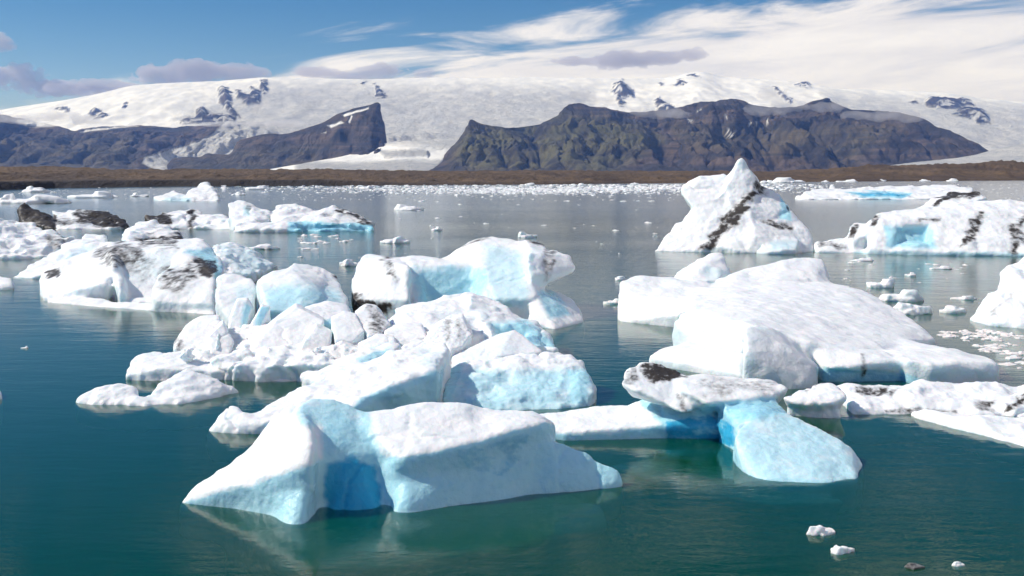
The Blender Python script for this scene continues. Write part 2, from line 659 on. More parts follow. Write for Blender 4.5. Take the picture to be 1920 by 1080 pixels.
# ------------------------------------------------------------------ the setting: water, bed, moraine, mountains
def box_mesh(name, lo, hi, mat):
    v = [(x, y, z) for x in (lo[0], hi[0]) for y in (lo[1], hi[1]) for z in (lo[2], hi[2])]
    q = [(0, 1, 3, 2), (4, 6, 7, 5), (0, 4, 5, 1), (2, 3, 7, 6), (0, 2, 6, 4), (1, 5, 7, 3)]
    return mesh_from(name, np.array(v), np.array(q), mat, smooth=False)


link('water', box_mesh('water', (-3000, -300, -7), (3000, 2200, 0), WATER), kind='structure')
link('lagoon_bed', mesh_from('lagoon_bed', np.array([(-2990, -290, -6), (2990, -290, -6), (2990, 2190, -6), (-2990, 2190, -6)]), np.array([(0, 1, 2, 3)]), BED, smooth=False), kind='structure')


def interp(x, pts):
    a = np.array(sorted(pts))
    return np.interp(x, a[:, 0], a[:, 1])


def grid_quads(nu, nv):
    i = np.arange(nu * nv).reshape(nu, nv)
    return np.stack([i[:-1, :-1], i[1:, :-1], i[1:, 1:], i[:-1, 1:]], -1).reshape(-1, 4)


def moraine():
    m, N = new_mat('moraine_gravel')
    pos = N.n('ShaderNodeNewGeometry').outputs['Position']
    n1 = N.noise(N.mapping(pos, (0.02, 0.008, 0.05)), 1.0, 6, 0.65)
    n2 = N.noise(N.mapping(pos, (0.15, 0.06, 0.2)), 1.0, 5, 0.65)
    ac = N.n('ShaderNodeAttribute', attribute_name='cliff').outputs['Fac']
    c = N.mix(N.ramp(n1, 0.35, 0.65), (0.055, 0.034, 0.022), (0.115, 0.072, 0.038))
    c = N.mix(N.ramp(n2, 0.45, 0.75, 0, 0.6), c, (0.04, 0.028, 0.022))
    c = N.mix(ac, c, (0.022, 0.018, 0.018))
    p = N.n('ShaderNodeBsdfPrincipled')
    N.t.links.new(c, p.inputs['Base Color'])
    p.inputs['Roughness'].default_value = 0.95
    b = N.n('ShaderNodeBump')
    b.inputs['Distance'].default_value = 3.0
    N.t.links.new(n2, b.inputs['Height'])
    N.t.links.new(b.outputs[0], p.inputs['Normal'])
    out(N, p.outputs[0])
    cols = np.linspace(-500, 2420, 1100)
    rows = np.concatenate([np.linspace(-25, 200, 50), np.linspace(210, 1400, 60), np.geomspace(1450, 28000, 20)])
    shore = 19200 / (interp(cols, [(-500, 358), (0, 356), (110, 352), (330, 349), (700, 347.5), (1000, 345.5), (1400, 341.5), (1920, 338), (2420, 336)]) - HORIZON)
    top = interp(cols, [(-500, 316), (0, 316), (150, 318), (260, 320), (500, 321), (900, 319.5), (1300, 320), (1450, 320), (1600, 314), (1750, 309), (1920, 306), (2420, 302)])
    Y = shore[:, None] + rows[None, :]
    X = Y * ((cols - 960) / F)[:, None] / CP
    pts = np.stack([X, Y, 0 * X], -1).reshape(-1, 3)
    hum = fbm(pts / np.array([70, 110, 1]), 5, 5, 0.55).reshape(X.shape)
    jag = fbm(pts / np.array([14, 30, 1]), 4, 6, 0.6).reshape(X.shape)
    crest = 10 + (HORIZON - top)[:, None] / F * (shore[:, None] + 500)
    s = np.clip(rows[None, :] / 480, 0, 1)
    cliff = 4.0 * sstep(rows[None, :] + 5 * jag, -2, 9) * interp(cols, [(-500, 1), (600, 1), (760, 0.3), (2000, 0.3), (2420, 0.3)])[:, None]
    Z = cliff + (crest - 4) * s ** 0.75 * (1 + 0.75 * hum) + 3.6 * jag * sstep(s, 0, 0.1)
    Z = np.where(rows[None, :] < -3, -2.0, Z)
    far = sstep(rows, 900, 3000)[None, :]
    Z = Z * (1 - far) + 9.0 * far
    cl = (1 - sstep(rows[None, :] + 12 * jag, 4, 26)) * interp(cols, [(-500, 1), (620, 1), (760, 0.5), (1100, 0.4), (1400, 0.1), (2420, 0.1)])[:, None]
    v = np.stack([X, Y, Z], -1).reshape(-1, 3)
    me = mesh_from('moraine_shore', v, grid_quads(len(cols), len(rows)), m, {'cliff': cl.ravel()})
    link('moraine_shore', me, kind='structure')


moraine()


def mountain(name, ridge, d_crest, d_foot, foot_row=324.0, seed=1, relief=90.0, crest_noise=1.2, smooth=5, ncol=700, snow=0.0,
             prof=0.85, snow_polys=(), rock_polys=(), green=(), crev=(), rise=(), steps=0.0, rscale=900.0, back=2500.0):
    """a range built as terrain: a crest line at distance d_crest whose slope comes down to its foot at d_foot"""
    r = np.array(ridge, float)
    cols = np.linspace(r[0, 0], r[-1, 0], ncol)
    py = np.interp(cols, r[:, 0], r[:, 1])
    kw_ = max(int(smooth / (cols[1] - cols[0])), 1)
    for _ in range(2):
        py = np.convolve(np.pad(py, kw_, mode='edge'), np.ones(2 * kw_ + 1) / (2 * kw_ + 1), mode='valid')
    cn = np.stack([cols / 14.0, 0 * cols + seed, 0 * cols], 1)
    py = py + crest_noise * fbm(cn, 4, seed, 0.6)
    u = np.concatenate([np.linspace(0, 1, 110), 1 + np.linspace(0.02, 1, 12)])
    Dc = d_crest(cols) if callable(d_crest) else np.full(ncol, float(d_crest))
    Df = d_foot(cols) if callable(d_foot) else np.full(ncol, float(d_foot))
    s = np.clip(u, 0, 1)[None, :]
    bk = np.clip(u - 1, 0, 1)[None, :]
    Y = Df[:, None] + (Dc - Df)[:, None] * s + back * bk
    tx = ((cols - 960) / F / CP)[:, None]
    X = Y * tx
    Hc = np.maximum(H + (HORIZON - py) / F * Dc / CP, 5)
    kb = max(int(32 / (cols[1] - cols[0])), 1)
    Hs = np.convolve(np.pad(Hc, kb, mode='edge'), np.ones(2 * kb + 1) / (2 * kb + 1), mode='valid')
    Hcol = np.where(s < 1, Hs[:, None] + (Hc - Hs)[:, None] * s ** 2.5, Hc[:, None])
    pr = prof * s + (1 - prof) * s ** 2.2
    base = 6 + (Hcol - 6) * pr
    pts = np.stack([X, Y, 0 * X], -1).reshape(-1, 3)
    rid = 1 - 1.15 * np.abs(fbm(pts / np.array([rscale, rscale * 1.6, 1]), 5, seed + 3, 0.55).reshape(X.shape)) * 2.2
    fine = fbm(pts / np.array([rscale * 0.28, rscale * 0.5, 1]), 4, seed + 5, 0.6).reshape(X.shape)
    env = np.clip(4 * s * (1 - s), 0, 1) ** 0.7
    hm = np.clip(Hc / 700.0, 0.12, 1.3)[:, None]
    gx = pts / np.array([rscale * 0.22, rscale * 1.9, 1]) + np.stack([0.6 * fine.ravel(), 0 * fine.ravel(), 0 * fine.ravel()], 1)
    gul = np.clip(1 - 1.6 * np.abs(fbm(gx, 3, seed + 41, 0.5)), 0, 1).reshape(X.shape) ** 2      # gullies running downslope
    Z = base + env * hm * (relief * (rid - 0.35) + relief * 0.45 * fine - (0.55 * relief * gul if snow < 0.5 else 0))
    if steps:
        Z = Z + env * steps * np.sin(Z / 38.0 + 3 * fine) * 6
    # no point of the slope may rise past the crest line seen from the shore
    X = X + 0.10 * hm * relief * 6 * fbm(np.stack([Z.ravel() / 160, Y.ravel() / 900, X.ravel() / 2500], 1), 4, seed + 31, 0.6).reshape(X.shape) * sstep(s, 0.02, 0.3)
    lim = H + (HORIZON - py)[:, None] / F * Y / CP
    Z = np.where(s < 0.985, np.minimum(Z, lim - 2 + 0 * Y), Z)
    Z = Z * (1 - bk) + (Z - 900) * bk
    v = np.stack([X, Y, Z], -1).reshape(-1, 3)
    uv = to_px(v)
    wob = np.stack([fbm(pts / 260, 4, seed + 11, 0.6), fbm(pts / 260 + 40, 4, seed + 12, 0.6)], 1)
    S = np.full(len(v), float(snow))
    G = np.zeros(len(v))
    C = np.zeros(len(v))
    for poly, soft in rock_polys:
        sd = poly_sd(uv + wob * 8, poly)
        fleck = sstep(fbm(pts / 120, 3, seed + 44), 0.12, 0.3) * 0.9
        S = S * np.maximum(sstep(sd, -soft, soft), fleck)
        v[:, 2] += np.where(sd < 0, np.minimum(-sd * 9.0, 120) * (1 + 0.6 * wob[:, 0]), 0)
    for poly, soft in snow_polys:
        sd = poly_sd(uv + wob * 3, poly)
        S = np.maximum(S, 1 - sstep(sd, -soft, soft))
    for poly, amt, soft in green:
        G = np.maximum(G, amt * (1 - sstep(poly_sd(uv + wob * 6, poly), -soft, soft)))
    for poly, amt, soft in crev:
        C = np.maximum(C, amt * (1 - sstep(poly_sd(uv + wob * 6, poly), -soft, soft)))
    me = mesh_from(name, v, grid_quads(ncol, len(u)), MOUNT, {'snow': S, 'green': G, 'crevasse': C})
    return link(name, me, kind='structure')


def lin(*p):
    return lambda c: np.interp(c, [a for a, _ in p], [b for _, b in p])


mountain('ice_cap', [(-500, 235), (-200, 225), (0, 213), (70, 201), (140, 191), (200, 180), (262, 165), (330, 160), (420, 157), (500, 150), (600, 152), (700, 154),
                     (820, 150), (900, 152), (1000, 150), (1140, 152), (1240, 152), (1288, 141), (1312, 138), (1340, 149), (1450, 155), (1495, 160), (1560, 171),
                     (1700, 175), (1760, 178), (1830, 189), (1920, 196), (2200, 215), (2450, 240)],
         lin((-500, 19000), (500, 22000), (1300, 22000), (2400, 17000)), 12500, snow=1.0, relief=48, smooth=14, seed=3, crest_noise=0.5, ncol=1200, prof=0.95, rscale=1500,
         rock_polys=[([(408, 165), (425, 165), (432, 180), (438, 205), (452, 220), (445, 222), (425, 210), (410, 190)], 2.5),
                     ([(440, 170), (470, 178), (470, 162), (486, 172), (488, 192), (465, 198), (447, 186)], 2.5),
                     ([(488, 150), (498, 148), (502, 168), (494, 178), (486, 170)], 2),
                     ([(366, 205), (380, 202), (392, 215), (440, 218), (440, 228), (380, 232), (335, 230), (345, 224), (366, 222)], 2.5),
                     ([(163, 212), (178, 203), (190, 208), (200, 221), (172, 222)], 2), ([(104, 203), (115, 200), (130, 206), (115, 208)], 1.5),
                     ([(228, 197), (235, 193), (241, 197), (232, 199)], 1.2),
                     ([(680, 154), (688, 155), (684, 161), (677, 159)], 1), ([(704, 158), (709, 163), (720, 173), (722, 184), (704, 184), (706, 172)], 1.5),
                     ([(1145, 170), (1150, 158), (1166, 151), (1192, 175), (1190, 182), (1165, 185), (1175, 196), (1160, 199), (1155, 182)], 2),
                     ([(1228, 195), (1233, 184), (1244, 190), (1262, 200), (1262, 209), (1230, 209)], 2),
                     ([(1232, 157), (1240, 154), (1247, 158), (1238, 161)], 1), ([(1262, 158), (1275, 150), (1290, 156), (1285, 161), (1268, 161)], 1.2),
                     ([(1288, 143), (1302, 140), (1317, 142), (1303, 145)], 1),
                     ([(1447, 160), (1455, 162), (1486, 190), (1482, 193), (1462, 178)], 1.5), ([(1486, 158), (1500, 154), (1520, 155), (1522, 164), (1500, 163)], 1.5),
                     ([(1704, 191), (1714, 189), (1722, 192), (1710, 195)], 1),
                     ([(1733, 195), (1742, 182), (1780, 186), (1805, 184), (1822, 190), (1826, 200), (1800, 202), (1772, 206), (1740, 200)], 2),
                     ([(1785, 216), (1810, 204), (1845, 208), (1853, 218), (1858, 233), (1832, 230), (1815, 222)], 2)],
         crev=[([(500, 160), (1100, 170), (1100, 240), (820, 320), (700, 260), (420, 260), (330, 220)], 0.85, 25), ([(1540, 175), (1920, 200), (1920, 320), (1600, 280)], 0.8, 20)])

mountain('mountain_left', [(-500, 205), (-100, 200), (0, 214), (60, 226), (120, 238), (150, 247), (165, 244), (215, 239), (270, 237), (330, 241), (395, 236), (440, 229), (520, 232), (600, 240), (700, 248), (800, 250), (900, 262)],
         14500, 10500, seed=8, relief=150, crest_noise=2.5,
         snow_polys=[([(20, 226), (75, 220), (150, 226), (90, 238), (60, 238)], 3), ([(150, 249), (160, 243), (215, 238), (260, 236), (200, 243)], 2),
                     ([(432, 215), (900, 215), (900, 330), (460, 330), (300, 324), (266, 306), (270, 295), (330, 278), (372, 266), (402, 250)], 2)],
         crev=[([(432, 215), (900, 215), (900, 330), (260, 330), (260, 295), (372, 266)], 0.9, 8)],
         green=[([(-500, 270), (250, 255), (250, 330), (-500, 330)], 0.35, 20)])
mountain('mountain_middle', [(322, 322), (325, 299), (350, 295), (390, 296), (392, 287), (412, 290), (440, 290), (449, 278), (453, 264), (500, 253), (545, 252), (575, 243),
                             (610, 232), (640, 216), (665, 208), (690, 202), (712, 192), (718, 204), (723, 228), (729, 262), (738, 330)],
         11200, 9700, seed=15, relief=120, crest_noise=1.5, ncol=420,
         snow_polys=[([(612, 236), (640, 226), (645, 231), (620, 240)], 1.5), ([(652, 230), (658, 215), (661, 218), (656, 232)], 1), ([(600, 250), (612, 247), (612, 250)], 1), ([(640, 214), (690, 200), (690, 204), (645, 219)], 1)],
         green=[([(330, 290), (600, 270), (600, 330), (330, 330)], 0.3, 15)])
mountain('glacier_outlet', [(470, 326), (490, 321), (560, 309), (640, 295), (700, 281), (718, 270), (760, 266), (820, 262), (900, 258)],
         lin((470, 9400), (718, 10600), (900, 10600)), 9000, snow=1.0, relief=22, seed=19, crest_noise=0.5, ncol=300, rscale=300,
         crev=[([(560, 306), (700, 305), (830, 300), (830, 330), (540, 330)], 1.0, 6), ([(710, 285), (800, 280), (800, 292), (720, 296)], 0.9, 5), ([(700, 200), (900, 200), (860, 280), (720, 270)], 0.6, 10)])
mountain('mountain_right', [(800, 326), (812, 316), (835, 290), (858, 263), (872, 240), (880, 230), (893, 224), (905, 235), (930, 239), (965, 241), (1010, 235), (1036, 222), (1048, 212), (1066, 199),
                            (1086, 196), (1098, 200), (1112, 203), (1130, 204), (1165, 212), (1200, 213), (1262, 207), (1290, 198), (1310, 193), (1335, 194), (1360, 189), (1380, 191), (1405, 200),
                            (1440, 205), (1500, 203), (1520, 192), (1531, 185), (1548, 193), (1575, 207), (1600, 209), (1640, 212), (1680, 213), (1715, 224), (1742, 240), (1780, 252), (1812, 265),
                            (1835, 277), (1860, 300), (1880, 326)],
         lin((800, 9400), (1000, 11500), (1300, 12500), (1600, 11500), (1880, 9800)), lin((800, 8800), (1000, 8700), (1880, 8600)), seed=23, relief=180, crest_noise=2.2, ncol=1100, steps=1.0, rscale=800,
         snow_polys=[([(1362, 245), (1366, 242), (1376, 256), (1372, 257)], 1), ([(1403, 236), (1408, 224), (1409, 230), (1405, 237)], 1), ([(1415, 228), (1419, 226), (1418, 236)], 1),
                     ([(1306, 208), (1316, 203), (1308, 211)], 1), ([(1288, 223), (1300, 227), (1294, 229)], 1), ([(1436, 225), (1441, 222), (1438, 230)], .8), ([(1358, 217), (1363, 214), (1362, 222)], .8)],
         green=[([(870, 240), (1060, 215), (1180, 225), (1250, 260), (1150, 320), (840, 320)], 0.85, 15), ([(1250, 235), (1700, 230), (1600, 300), (1300, 280)], 0.35, 20)])
mountain('glacier_right', [(1600, 326), (1640, 313), (1700, 305), (1780, 297), (1820, 290), (1850, 281), (1890, 273), (1940, 264), (2100, 248), (2450, 240)],
         lin((1600, 7800), (1850, 9000), (2450, 9000)), 7000, snow=1.0, relief=18, seed=29, crest_noise=0.6, ncol=320, rscale=300,
         crev=[([(1600, 240), (2400, 220), (2400, 330), (1600, 330)], 0.8, 10)])

# ------------------------------------------------------------------ icebergs
def berg(name, label, chunks, cat='iceberg', group=None, **kw):
    Y = row_y(chunks[0][1][0][2])
    mat = kw.pop('mat', None) or (ICE if Y < 60 else ICE_MID if Y < 200 else ICE_FAR)
    me, _ = ice_body(name, chunks, mat, **kw)
    # put the object's origin at its foot on the water
    co = np.empty(len(me.vertices) * 3, np.float32)
    me.vertices.foreach_get('co', co)
    co = co.reshape(-1, 3)
    c = np.array([co[:, 0].mean(), co[:, 1].mean(), 0], np.float32)
    me.vertices.foreach_set('co', (co - c).ravel())
    me.update()
    o = link(name, me, label, cat, group)
    o.location = c
    return o


# --- the blue-hearted berg in front
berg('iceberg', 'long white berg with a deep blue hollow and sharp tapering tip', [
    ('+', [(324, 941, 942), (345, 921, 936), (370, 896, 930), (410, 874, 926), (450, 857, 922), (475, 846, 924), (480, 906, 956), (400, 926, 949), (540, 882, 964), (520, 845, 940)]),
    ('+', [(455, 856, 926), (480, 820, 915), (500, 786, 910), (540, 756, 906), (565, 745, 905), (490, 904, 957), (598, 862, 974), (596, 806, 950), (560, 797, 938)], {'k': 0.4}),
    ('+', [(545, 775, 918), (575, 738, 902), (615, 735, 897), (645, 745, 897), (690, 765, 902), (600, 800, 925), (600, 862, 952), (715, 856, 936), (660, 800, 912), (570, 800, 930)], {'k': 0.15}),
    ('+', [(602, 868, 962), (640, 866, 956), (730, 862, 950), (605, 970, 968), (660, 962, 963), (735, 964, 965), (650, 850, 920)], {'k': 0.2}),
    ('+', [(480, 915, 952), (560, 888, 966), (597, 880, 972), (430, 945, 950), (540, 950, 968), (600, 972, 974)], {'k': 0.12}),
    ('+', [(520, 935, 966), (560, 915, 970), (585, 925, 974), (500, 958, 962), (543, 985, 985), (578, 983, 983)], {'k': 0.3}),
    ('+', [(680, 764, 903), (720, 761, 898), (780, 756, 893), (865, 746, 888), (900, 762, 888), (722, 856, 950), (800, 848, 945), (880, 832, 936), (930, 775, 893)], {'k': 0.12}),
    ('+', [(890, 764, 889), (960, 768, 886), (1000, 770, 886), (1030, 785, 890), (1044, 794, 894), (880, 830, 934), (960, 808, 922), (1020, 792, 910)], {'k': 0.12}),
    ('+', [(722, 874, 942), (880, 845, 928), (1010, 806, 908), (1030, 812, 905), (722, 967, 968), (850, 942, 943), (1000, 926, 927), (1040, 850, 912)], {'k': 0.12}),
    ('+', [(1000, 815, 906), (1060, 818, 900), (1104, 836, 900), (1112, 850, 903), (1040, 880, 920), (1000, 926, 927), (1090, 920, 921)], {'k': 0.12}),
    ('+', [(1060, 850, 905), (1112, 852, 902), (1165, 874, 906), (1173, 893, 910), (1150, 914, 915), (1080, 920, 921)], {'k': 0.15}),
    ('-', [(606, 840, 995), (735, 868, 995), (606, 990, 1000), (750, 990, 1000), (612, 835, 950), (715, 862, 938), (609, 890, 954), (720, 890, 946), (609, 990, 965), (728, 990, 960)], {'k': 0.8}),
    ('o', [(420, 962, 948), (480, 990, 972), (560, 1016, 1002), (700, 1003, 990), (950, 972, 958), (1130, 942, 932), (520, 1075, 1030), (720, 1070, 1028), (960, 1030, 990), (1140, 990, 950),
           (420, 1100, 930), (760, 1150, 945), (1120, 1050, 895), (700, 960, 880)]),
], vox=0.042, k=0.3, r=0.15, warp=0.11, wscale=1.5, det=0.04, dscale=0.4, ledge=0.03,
    blue=[([(604, 790), (625, 765), (690, 800), (726, 860), (745, 1000), (604, 1000)], 0.6, 12), ([(552, 775), (580, 738), (650, 738), (690, 765), (715, 850), (600, 850), (598, 806), (560, 797)], 0.36, 9),  # upper hollow and hump: the blue of their shade painted into the ice
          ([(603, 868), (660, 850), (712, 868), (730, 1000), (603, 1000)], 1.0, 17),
          ([(330, 946), (400, 928), (480, 908), (600, 864), (602, 990), (480, 990)], 0.5, 5),  # front faces left and right: pale ice, with cyan shade painted in
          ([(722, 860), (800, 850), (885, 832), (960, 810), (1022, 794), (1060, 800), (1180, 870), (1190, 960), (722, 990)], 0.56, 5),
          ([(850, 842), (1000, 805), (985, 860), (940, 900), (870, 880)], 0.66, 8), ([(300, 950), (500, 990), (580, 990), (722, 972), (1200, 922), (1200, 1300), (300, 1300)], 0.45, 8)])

# --- the mushroom berg with its clear foot
berg('iceberg', 'undercut berg with a grey tabletop, black rock cap and glassy blue foot', [
    ('+', [(1005, 776, 800), (1065, 769, 795), (1145, 770, 795), (1175, 756, 795), (1026, 806, 822), (1060, 812, 826), (1145, 812, 824), (1244, 797, 822), (1215, 770, 800)]),
    ('o', [(1157, 719, 812), (1160, 704, 808), (1174, 690, 800), (1196, 678, 795), (1238, 680, 795), (1268, 689, 797), (1298, 702, 800), (1217, 742, 822), (1281, 772, 830), (1302, 770, 828), (1185, 745, 808), (1260, 750, 800)]),
    ('o', [(1268, 706, 806), (1298, 700, 800), (1390, 707, 800), (1450, 708, 803), (1470, 718, 810), (1481, 730, 816), (1453, 741, 826), (1325, 757, 832), (1272, 728, 822), (1320, 790, 816), (1450, 768, 812), (1300, 770, 810)]),
    ('+', [(1175, 752, 800), (1210, 740, 800), (1180, 790, 815), (1250, 800, 822), (1240, 760, 800)]),
    ('+', [(1230, 735, 800), (1330, 740, 800), (1420, 740, 800), (1255, 800, 824), (1300, 800, 826), (1375, 800, 828), (1440, 770, 815)]),
    ('+', [(1374, 812, 862), (1388, 796, 850), (1424, 778, 842), (1474, 773, 838), (1492, 789, 840), (1542, 806, 850), (1596, 833, 862), (1622, 868, 872), (1610, 884, 886), (1606, 899, 899), (1541, 908, 908), (1474, 906, 906), (1423, 898, 898), (1403, 889, 889), (1391, 863, 880), (1382, 836, 872)], {'r': 0.12}),
    ('-', [(1240, 800, 860), (1240, 840, 860), (1370, 800, 860), (1370, 840, 860), (1260, 790, 826), (1370, 780, 826), (1260, 840, 822), (1370, 840, 822)], {'k': 0.3}),
    ('+', [(1340, 756, 824), (1452, 745, 821), (1475, 772, 832), (1492, 790, 839), (1384, 797, 846), (1424, 778, 845), (1372, 790, 836)]),
    ('o', [(1130, 872, 862), (1250, 880, 868), (1300, 930, 900), (1380, 905, 890), (1590, 940, 922), (1430, 945, 925), (1130, 950, 830), (1380, 1000, 850), (1560, 1000, 895), (1300, 850, 800)]),
], vox=0.048, k=0.25, r=0.06, warp=0.1, wscale=1.1, det=0.04, dscale=0.4,
    blue=[([(1190, 745), (1281, 775), (1325, 760), (1455, 745), (1475, 775), (1385, 796), (1372, 815), (1385, 850), (1180, 840), (1244, 797)], 0.62, 8),
          ([(1244, 790), (1330, 770), (1380, 800), (1380, 840), (1250, 830)], 0.85, 8),
          ([(1380, 800), (1424, 778), (1475, 774), (1545, 806), (1630, 850), (1630, 920), (1380, 920)], 0.34, 8),
          ([(1030, 812), (1145, 815), (1244, 798), (1260, 840), (1040, 840)], 0.5, 6), ([(1000, 832), (1380, 838), (1400, 895), (1640, 905), (1640, 1200), (1000, 1200)], 0.6, 8)],
    dirt=[([(1200, 680), (1240, 680), (1300, 702), (1262, 706), (1245, 716), (1215, 712)], 1.0, 6), ([(1180, 690), (1200, 684), (1200, 720), (1165, 720)], 0.45, 7), ([(1265, 735), (1285, 740), (1290, 775), (1275, 770)], 0.45, 4),
          ([(1300, 712), (1465, 714), (1450, 738), (1330, 745)], 0.33, 10)])

# --- pile in the middle
PILE = 'ice blocks heaped together in the middle of the lagoon'
berg('iceberg', 'big arched berg shaped like a resting bear with ash on its back', [
    ('+', [(660, 522, 585), (672, 478, 575), (692, 471, 572), (716, 480, 572), (747, 484, 575), (770, 500, 590), (768, 560, 600), (720, 575, 598), (660, 560, 595)], {'r': 0.35}),
    ('+', [(747, 483, 574), (790, 481, 572), (825, 488, 572), (770, 490, 585), (905, 500, 585), (800, 495, 580), (780, 575, 598), (900, 570, 592)], {'k': 0.4}),
    ('+', [(825, 488, 572), (853, 463, 570), (884, 450, 568), (927, 443, 568), (958, 441, 568), (990, 449, 570), (1024, 459, 575), (1000, 500, 592), (905, 500, 590), (1000, 560, 604), (880, 560, 596), (930, 560, 604)], {'k': 0.4}),
    ('o', [(985, 450, 572), (1024, 460, 576), (1042, 469, 580), (1078, 478, 584), (1084, 497, 588), (1080, 514, 590), (1044, 526, 592), (1015, 538, 596), (985, 520, 600), (990, 470, 592)]),
    ('+', [(1000, 545, 600), (1025, 540, 585), (1067, 553, 580), (1086, 576, 590), (1094, 602, 604), (1044, 617, 619), (990, 600, 612)]),
    ('-', [(780, 505, 620), (780, 575, 620), (895, 505, 620), (900, 575, 620), (800, 505, 588), (880, 505, 588), (800, 575, 592), (880, 575, 592)], {'k': 0.8}),
], k=0.5, r=0.1, warp=0.28, wscale=2.4, det=0.05, dscale=0.8,
    blue=[([(770, 505), (915, 500), (905, 590), (790, 590)], 0.5, 16), ([(905, 455), (1000, 470), (990, 580), (900, 590)], 0.26, 15), ([(1005, 545), (1040, 545), (1070, 590), (1030, 600)], 0.45, 8)],  # shaded hollow and half-lit flank: their shade painted as blue
    dirt=[([(660, 552), (700, 560), (730, 570), (725, 590), (655, 585)], 0.9, 7), ([(985, 444), (1024, 455), (1022, 463), (990, 452)], 1.0, 4), ([(715, 482), (735, 484), (740, 525), (725, 520)], 0.5, 7), ([(830, 482), (905, 443), (960, 440), (905, 449), (850, 472)], 0.5, 3), ([(1020, 465), (1046, 470), (1030, 535), (1018, 530)], 0.4, 5)])

berg('iceberg', 'smooth rounded white ice block beside the ash-streaked berg', [
    ('+', [(405, 516, 590), (423, 512, 588), (466, 515, 588), (482, 532, 596), (405, 560, 606), (427, 600, 612), (470, 590, 612)]),
], k=0.4, r=0.12, warp=0.25, wscale=2, det=0.05, dscale=0.8, blue=[([(440, 530), (480, 530), (470, 600), (430, 600)], 0.22, 14)], group=PILE)
berg('iceberg', 'smooth pale blue ice block with a broad curved front and black-edged top', [
    ('+', [(482, 524, 600), (552, 493, 585), (600, 511, 585), (560, 522, 602), (500, 580, 620), (560, 585, 622), (600, 560, 612)]),
    ('+', [(552, 493, 583), (599, 510, 583), (632, 514, 585), (637, 545, 596), (655, 556, 602), (650, 582, 612), (560, 540, 605), (600, 585, 618)]),
], k=0.7, r=0.12, warp=0.25, wscale=2, det=0.04, dscale=0.8, blue=[([(490, 540), (560, 525), (640, 545), (650, 600), (500, 600)], 0.34, 18)],
    dirt=[([(622, 512), (664, 505), (664, 522), (632, 528)], 0.9, 4)], group=PILE)
berg('iceberg', 'broad white slab sloping to a hollow blue edge behind the fluted cone', [
    ('+', [(716, 590, 655), (755, 575, 640), (810, 567, 635), (868, 548, 635), (935, 568, 640), (960, 590, 650), (884, 635, 690), (760, 640, 690)]),
    ('+', [(868, 548, 640), (905, 556, 640), (982, 596, 648), (1021, 607, 655), (1044, 643, 670), (1050, 656, 680), (930, 640, 695), (900, 600, 670)]),
    ('-', [(922, 625, 720), (990, 612, 720), (1000, 655, 720), (925, 655, 720), (930, 600, 668), (985, 600, 668), (985, 660, 668), (930, 660, 668)], {'k': 0.5}),
], k=0.4, r=0.15, warp=0.35, wscale=1.8, det=0.06, dscale=0.5, blue=[([(918, 605), (985, 600), (1052, 650), (940, 650)], 0.5, 12), ([(800, 575), (930, 570), (920, 620), (830, 620)], 0.12, 20)], group=PILE)
berg('ice_block', 'white pyramid of ice with flat sides above the crackled blue block', [
    ('+', [(845, 664, 705), (964, 614, 690), (1018, 662, 706), (985, 640, 680), (930, 668, 715), (850, 690, 715)]),
], r=0.06, warp=0.12, wscale=1.5, det=0.04, cat='ice block', group=PILE, blue=[([(840, 660), (950, 640), (1018, 670), (850, 700)], 0.14, 12)])
berg('iceberg', 'crackled pale blue ice block with a rough frosted front face', [
    ('+', [(841, 676, 735), (880, 672, 728), (946, 672, 725), (1000, 668, 722), (1060, 655, 722), (1107, 681, 735), (1114, 694, 742), (1107, 748, 756), (1103, 760, 762), (1044, 768, 770), (907, 766, 770), (821, 744, 762), (830, 700, 745)]),
], r=0.1, warp=0.3, wscale=1.3, det=0.09, dscale=0.45, blue=[([(820, 690), (900, 690), (1050, 690), (1120, 680), (1115, 780), (810, 780)], 0.34, 14), ([(825, 675), (870, 680), (850, 760), (815, 750)], 0.5, 12), ([(1060, 690), (1110, 690), (1100, 760), (1070, 760)], 0.5, 10)])
berg('iceberg', 'long white ridge of ice with a smooth blue flank and low pointed nose', [
    ('+', [(390, 800, 806), (436, 766, 800), (450, 774, 800), (480, 800, 815), (500, 812, 817), (400, 806, 810)], {'r': 0.1}),
    ('+', [(470, 778, 800), (516, 748, 780), (571, 717, 765), (646, 684, 748), (560, 790, 815), (680, 752, 800), (640, 770, 812), (490, 800, 815)]),
    ('+', [(640, 688, 748), (751, 648, 735), (794, 641, 730), (841, 644, 735), (843, 655, 740), (835, 680, 750), (820, 692, 768), (700, 735, 795), (650, 760, 805), (819, 744, 772)]),
], r=0.14, k=0.3, warp=0.28, wscale=1.4, det=0.06, dscale=0.5, blue=[([(660, 760), (690, 742), (822, 693), (838, 680), (822, 760), (760, 790), (660, 800)], 0.48, 7), ([(780, 655), (838, 650), (820, 700), (790, 690)], 0.16, 10)])
berg('ice_ridge', 'second white ice ridge with a pale blue hollow behind the long one', [
    ('+', [(560, 700, 735), (640, 672, 725), (700, 652, 712), (747, 640, 706), (752, 650, 715), (670, 690, 735), (600, 715, 745)]),
], r=0.12, warp=0.22, wscale=1.2, det=0.06, blue=[([(665, 672), (735, 648), (720, 672), (680, 690)], 0.42, 6)], cat='iceberg')

SH = 'upright ice shards in the heap'
def shard(label, pts, th=1.2, group=None, **kw):
    kw.setdefault('r', 0.03)
    kw.setdefault('warp', 0.07)
    kw.setdefault('ledge', 0.03)
    kw.setdefault('wscale', 1.1)
    kw.setdefault('det', 0.03)
    kw.setdefault('vox', 0.045)
    berg('ice_shard', label, [('+', pts, {'th': th})], cat='ice block', group=group, **kw)

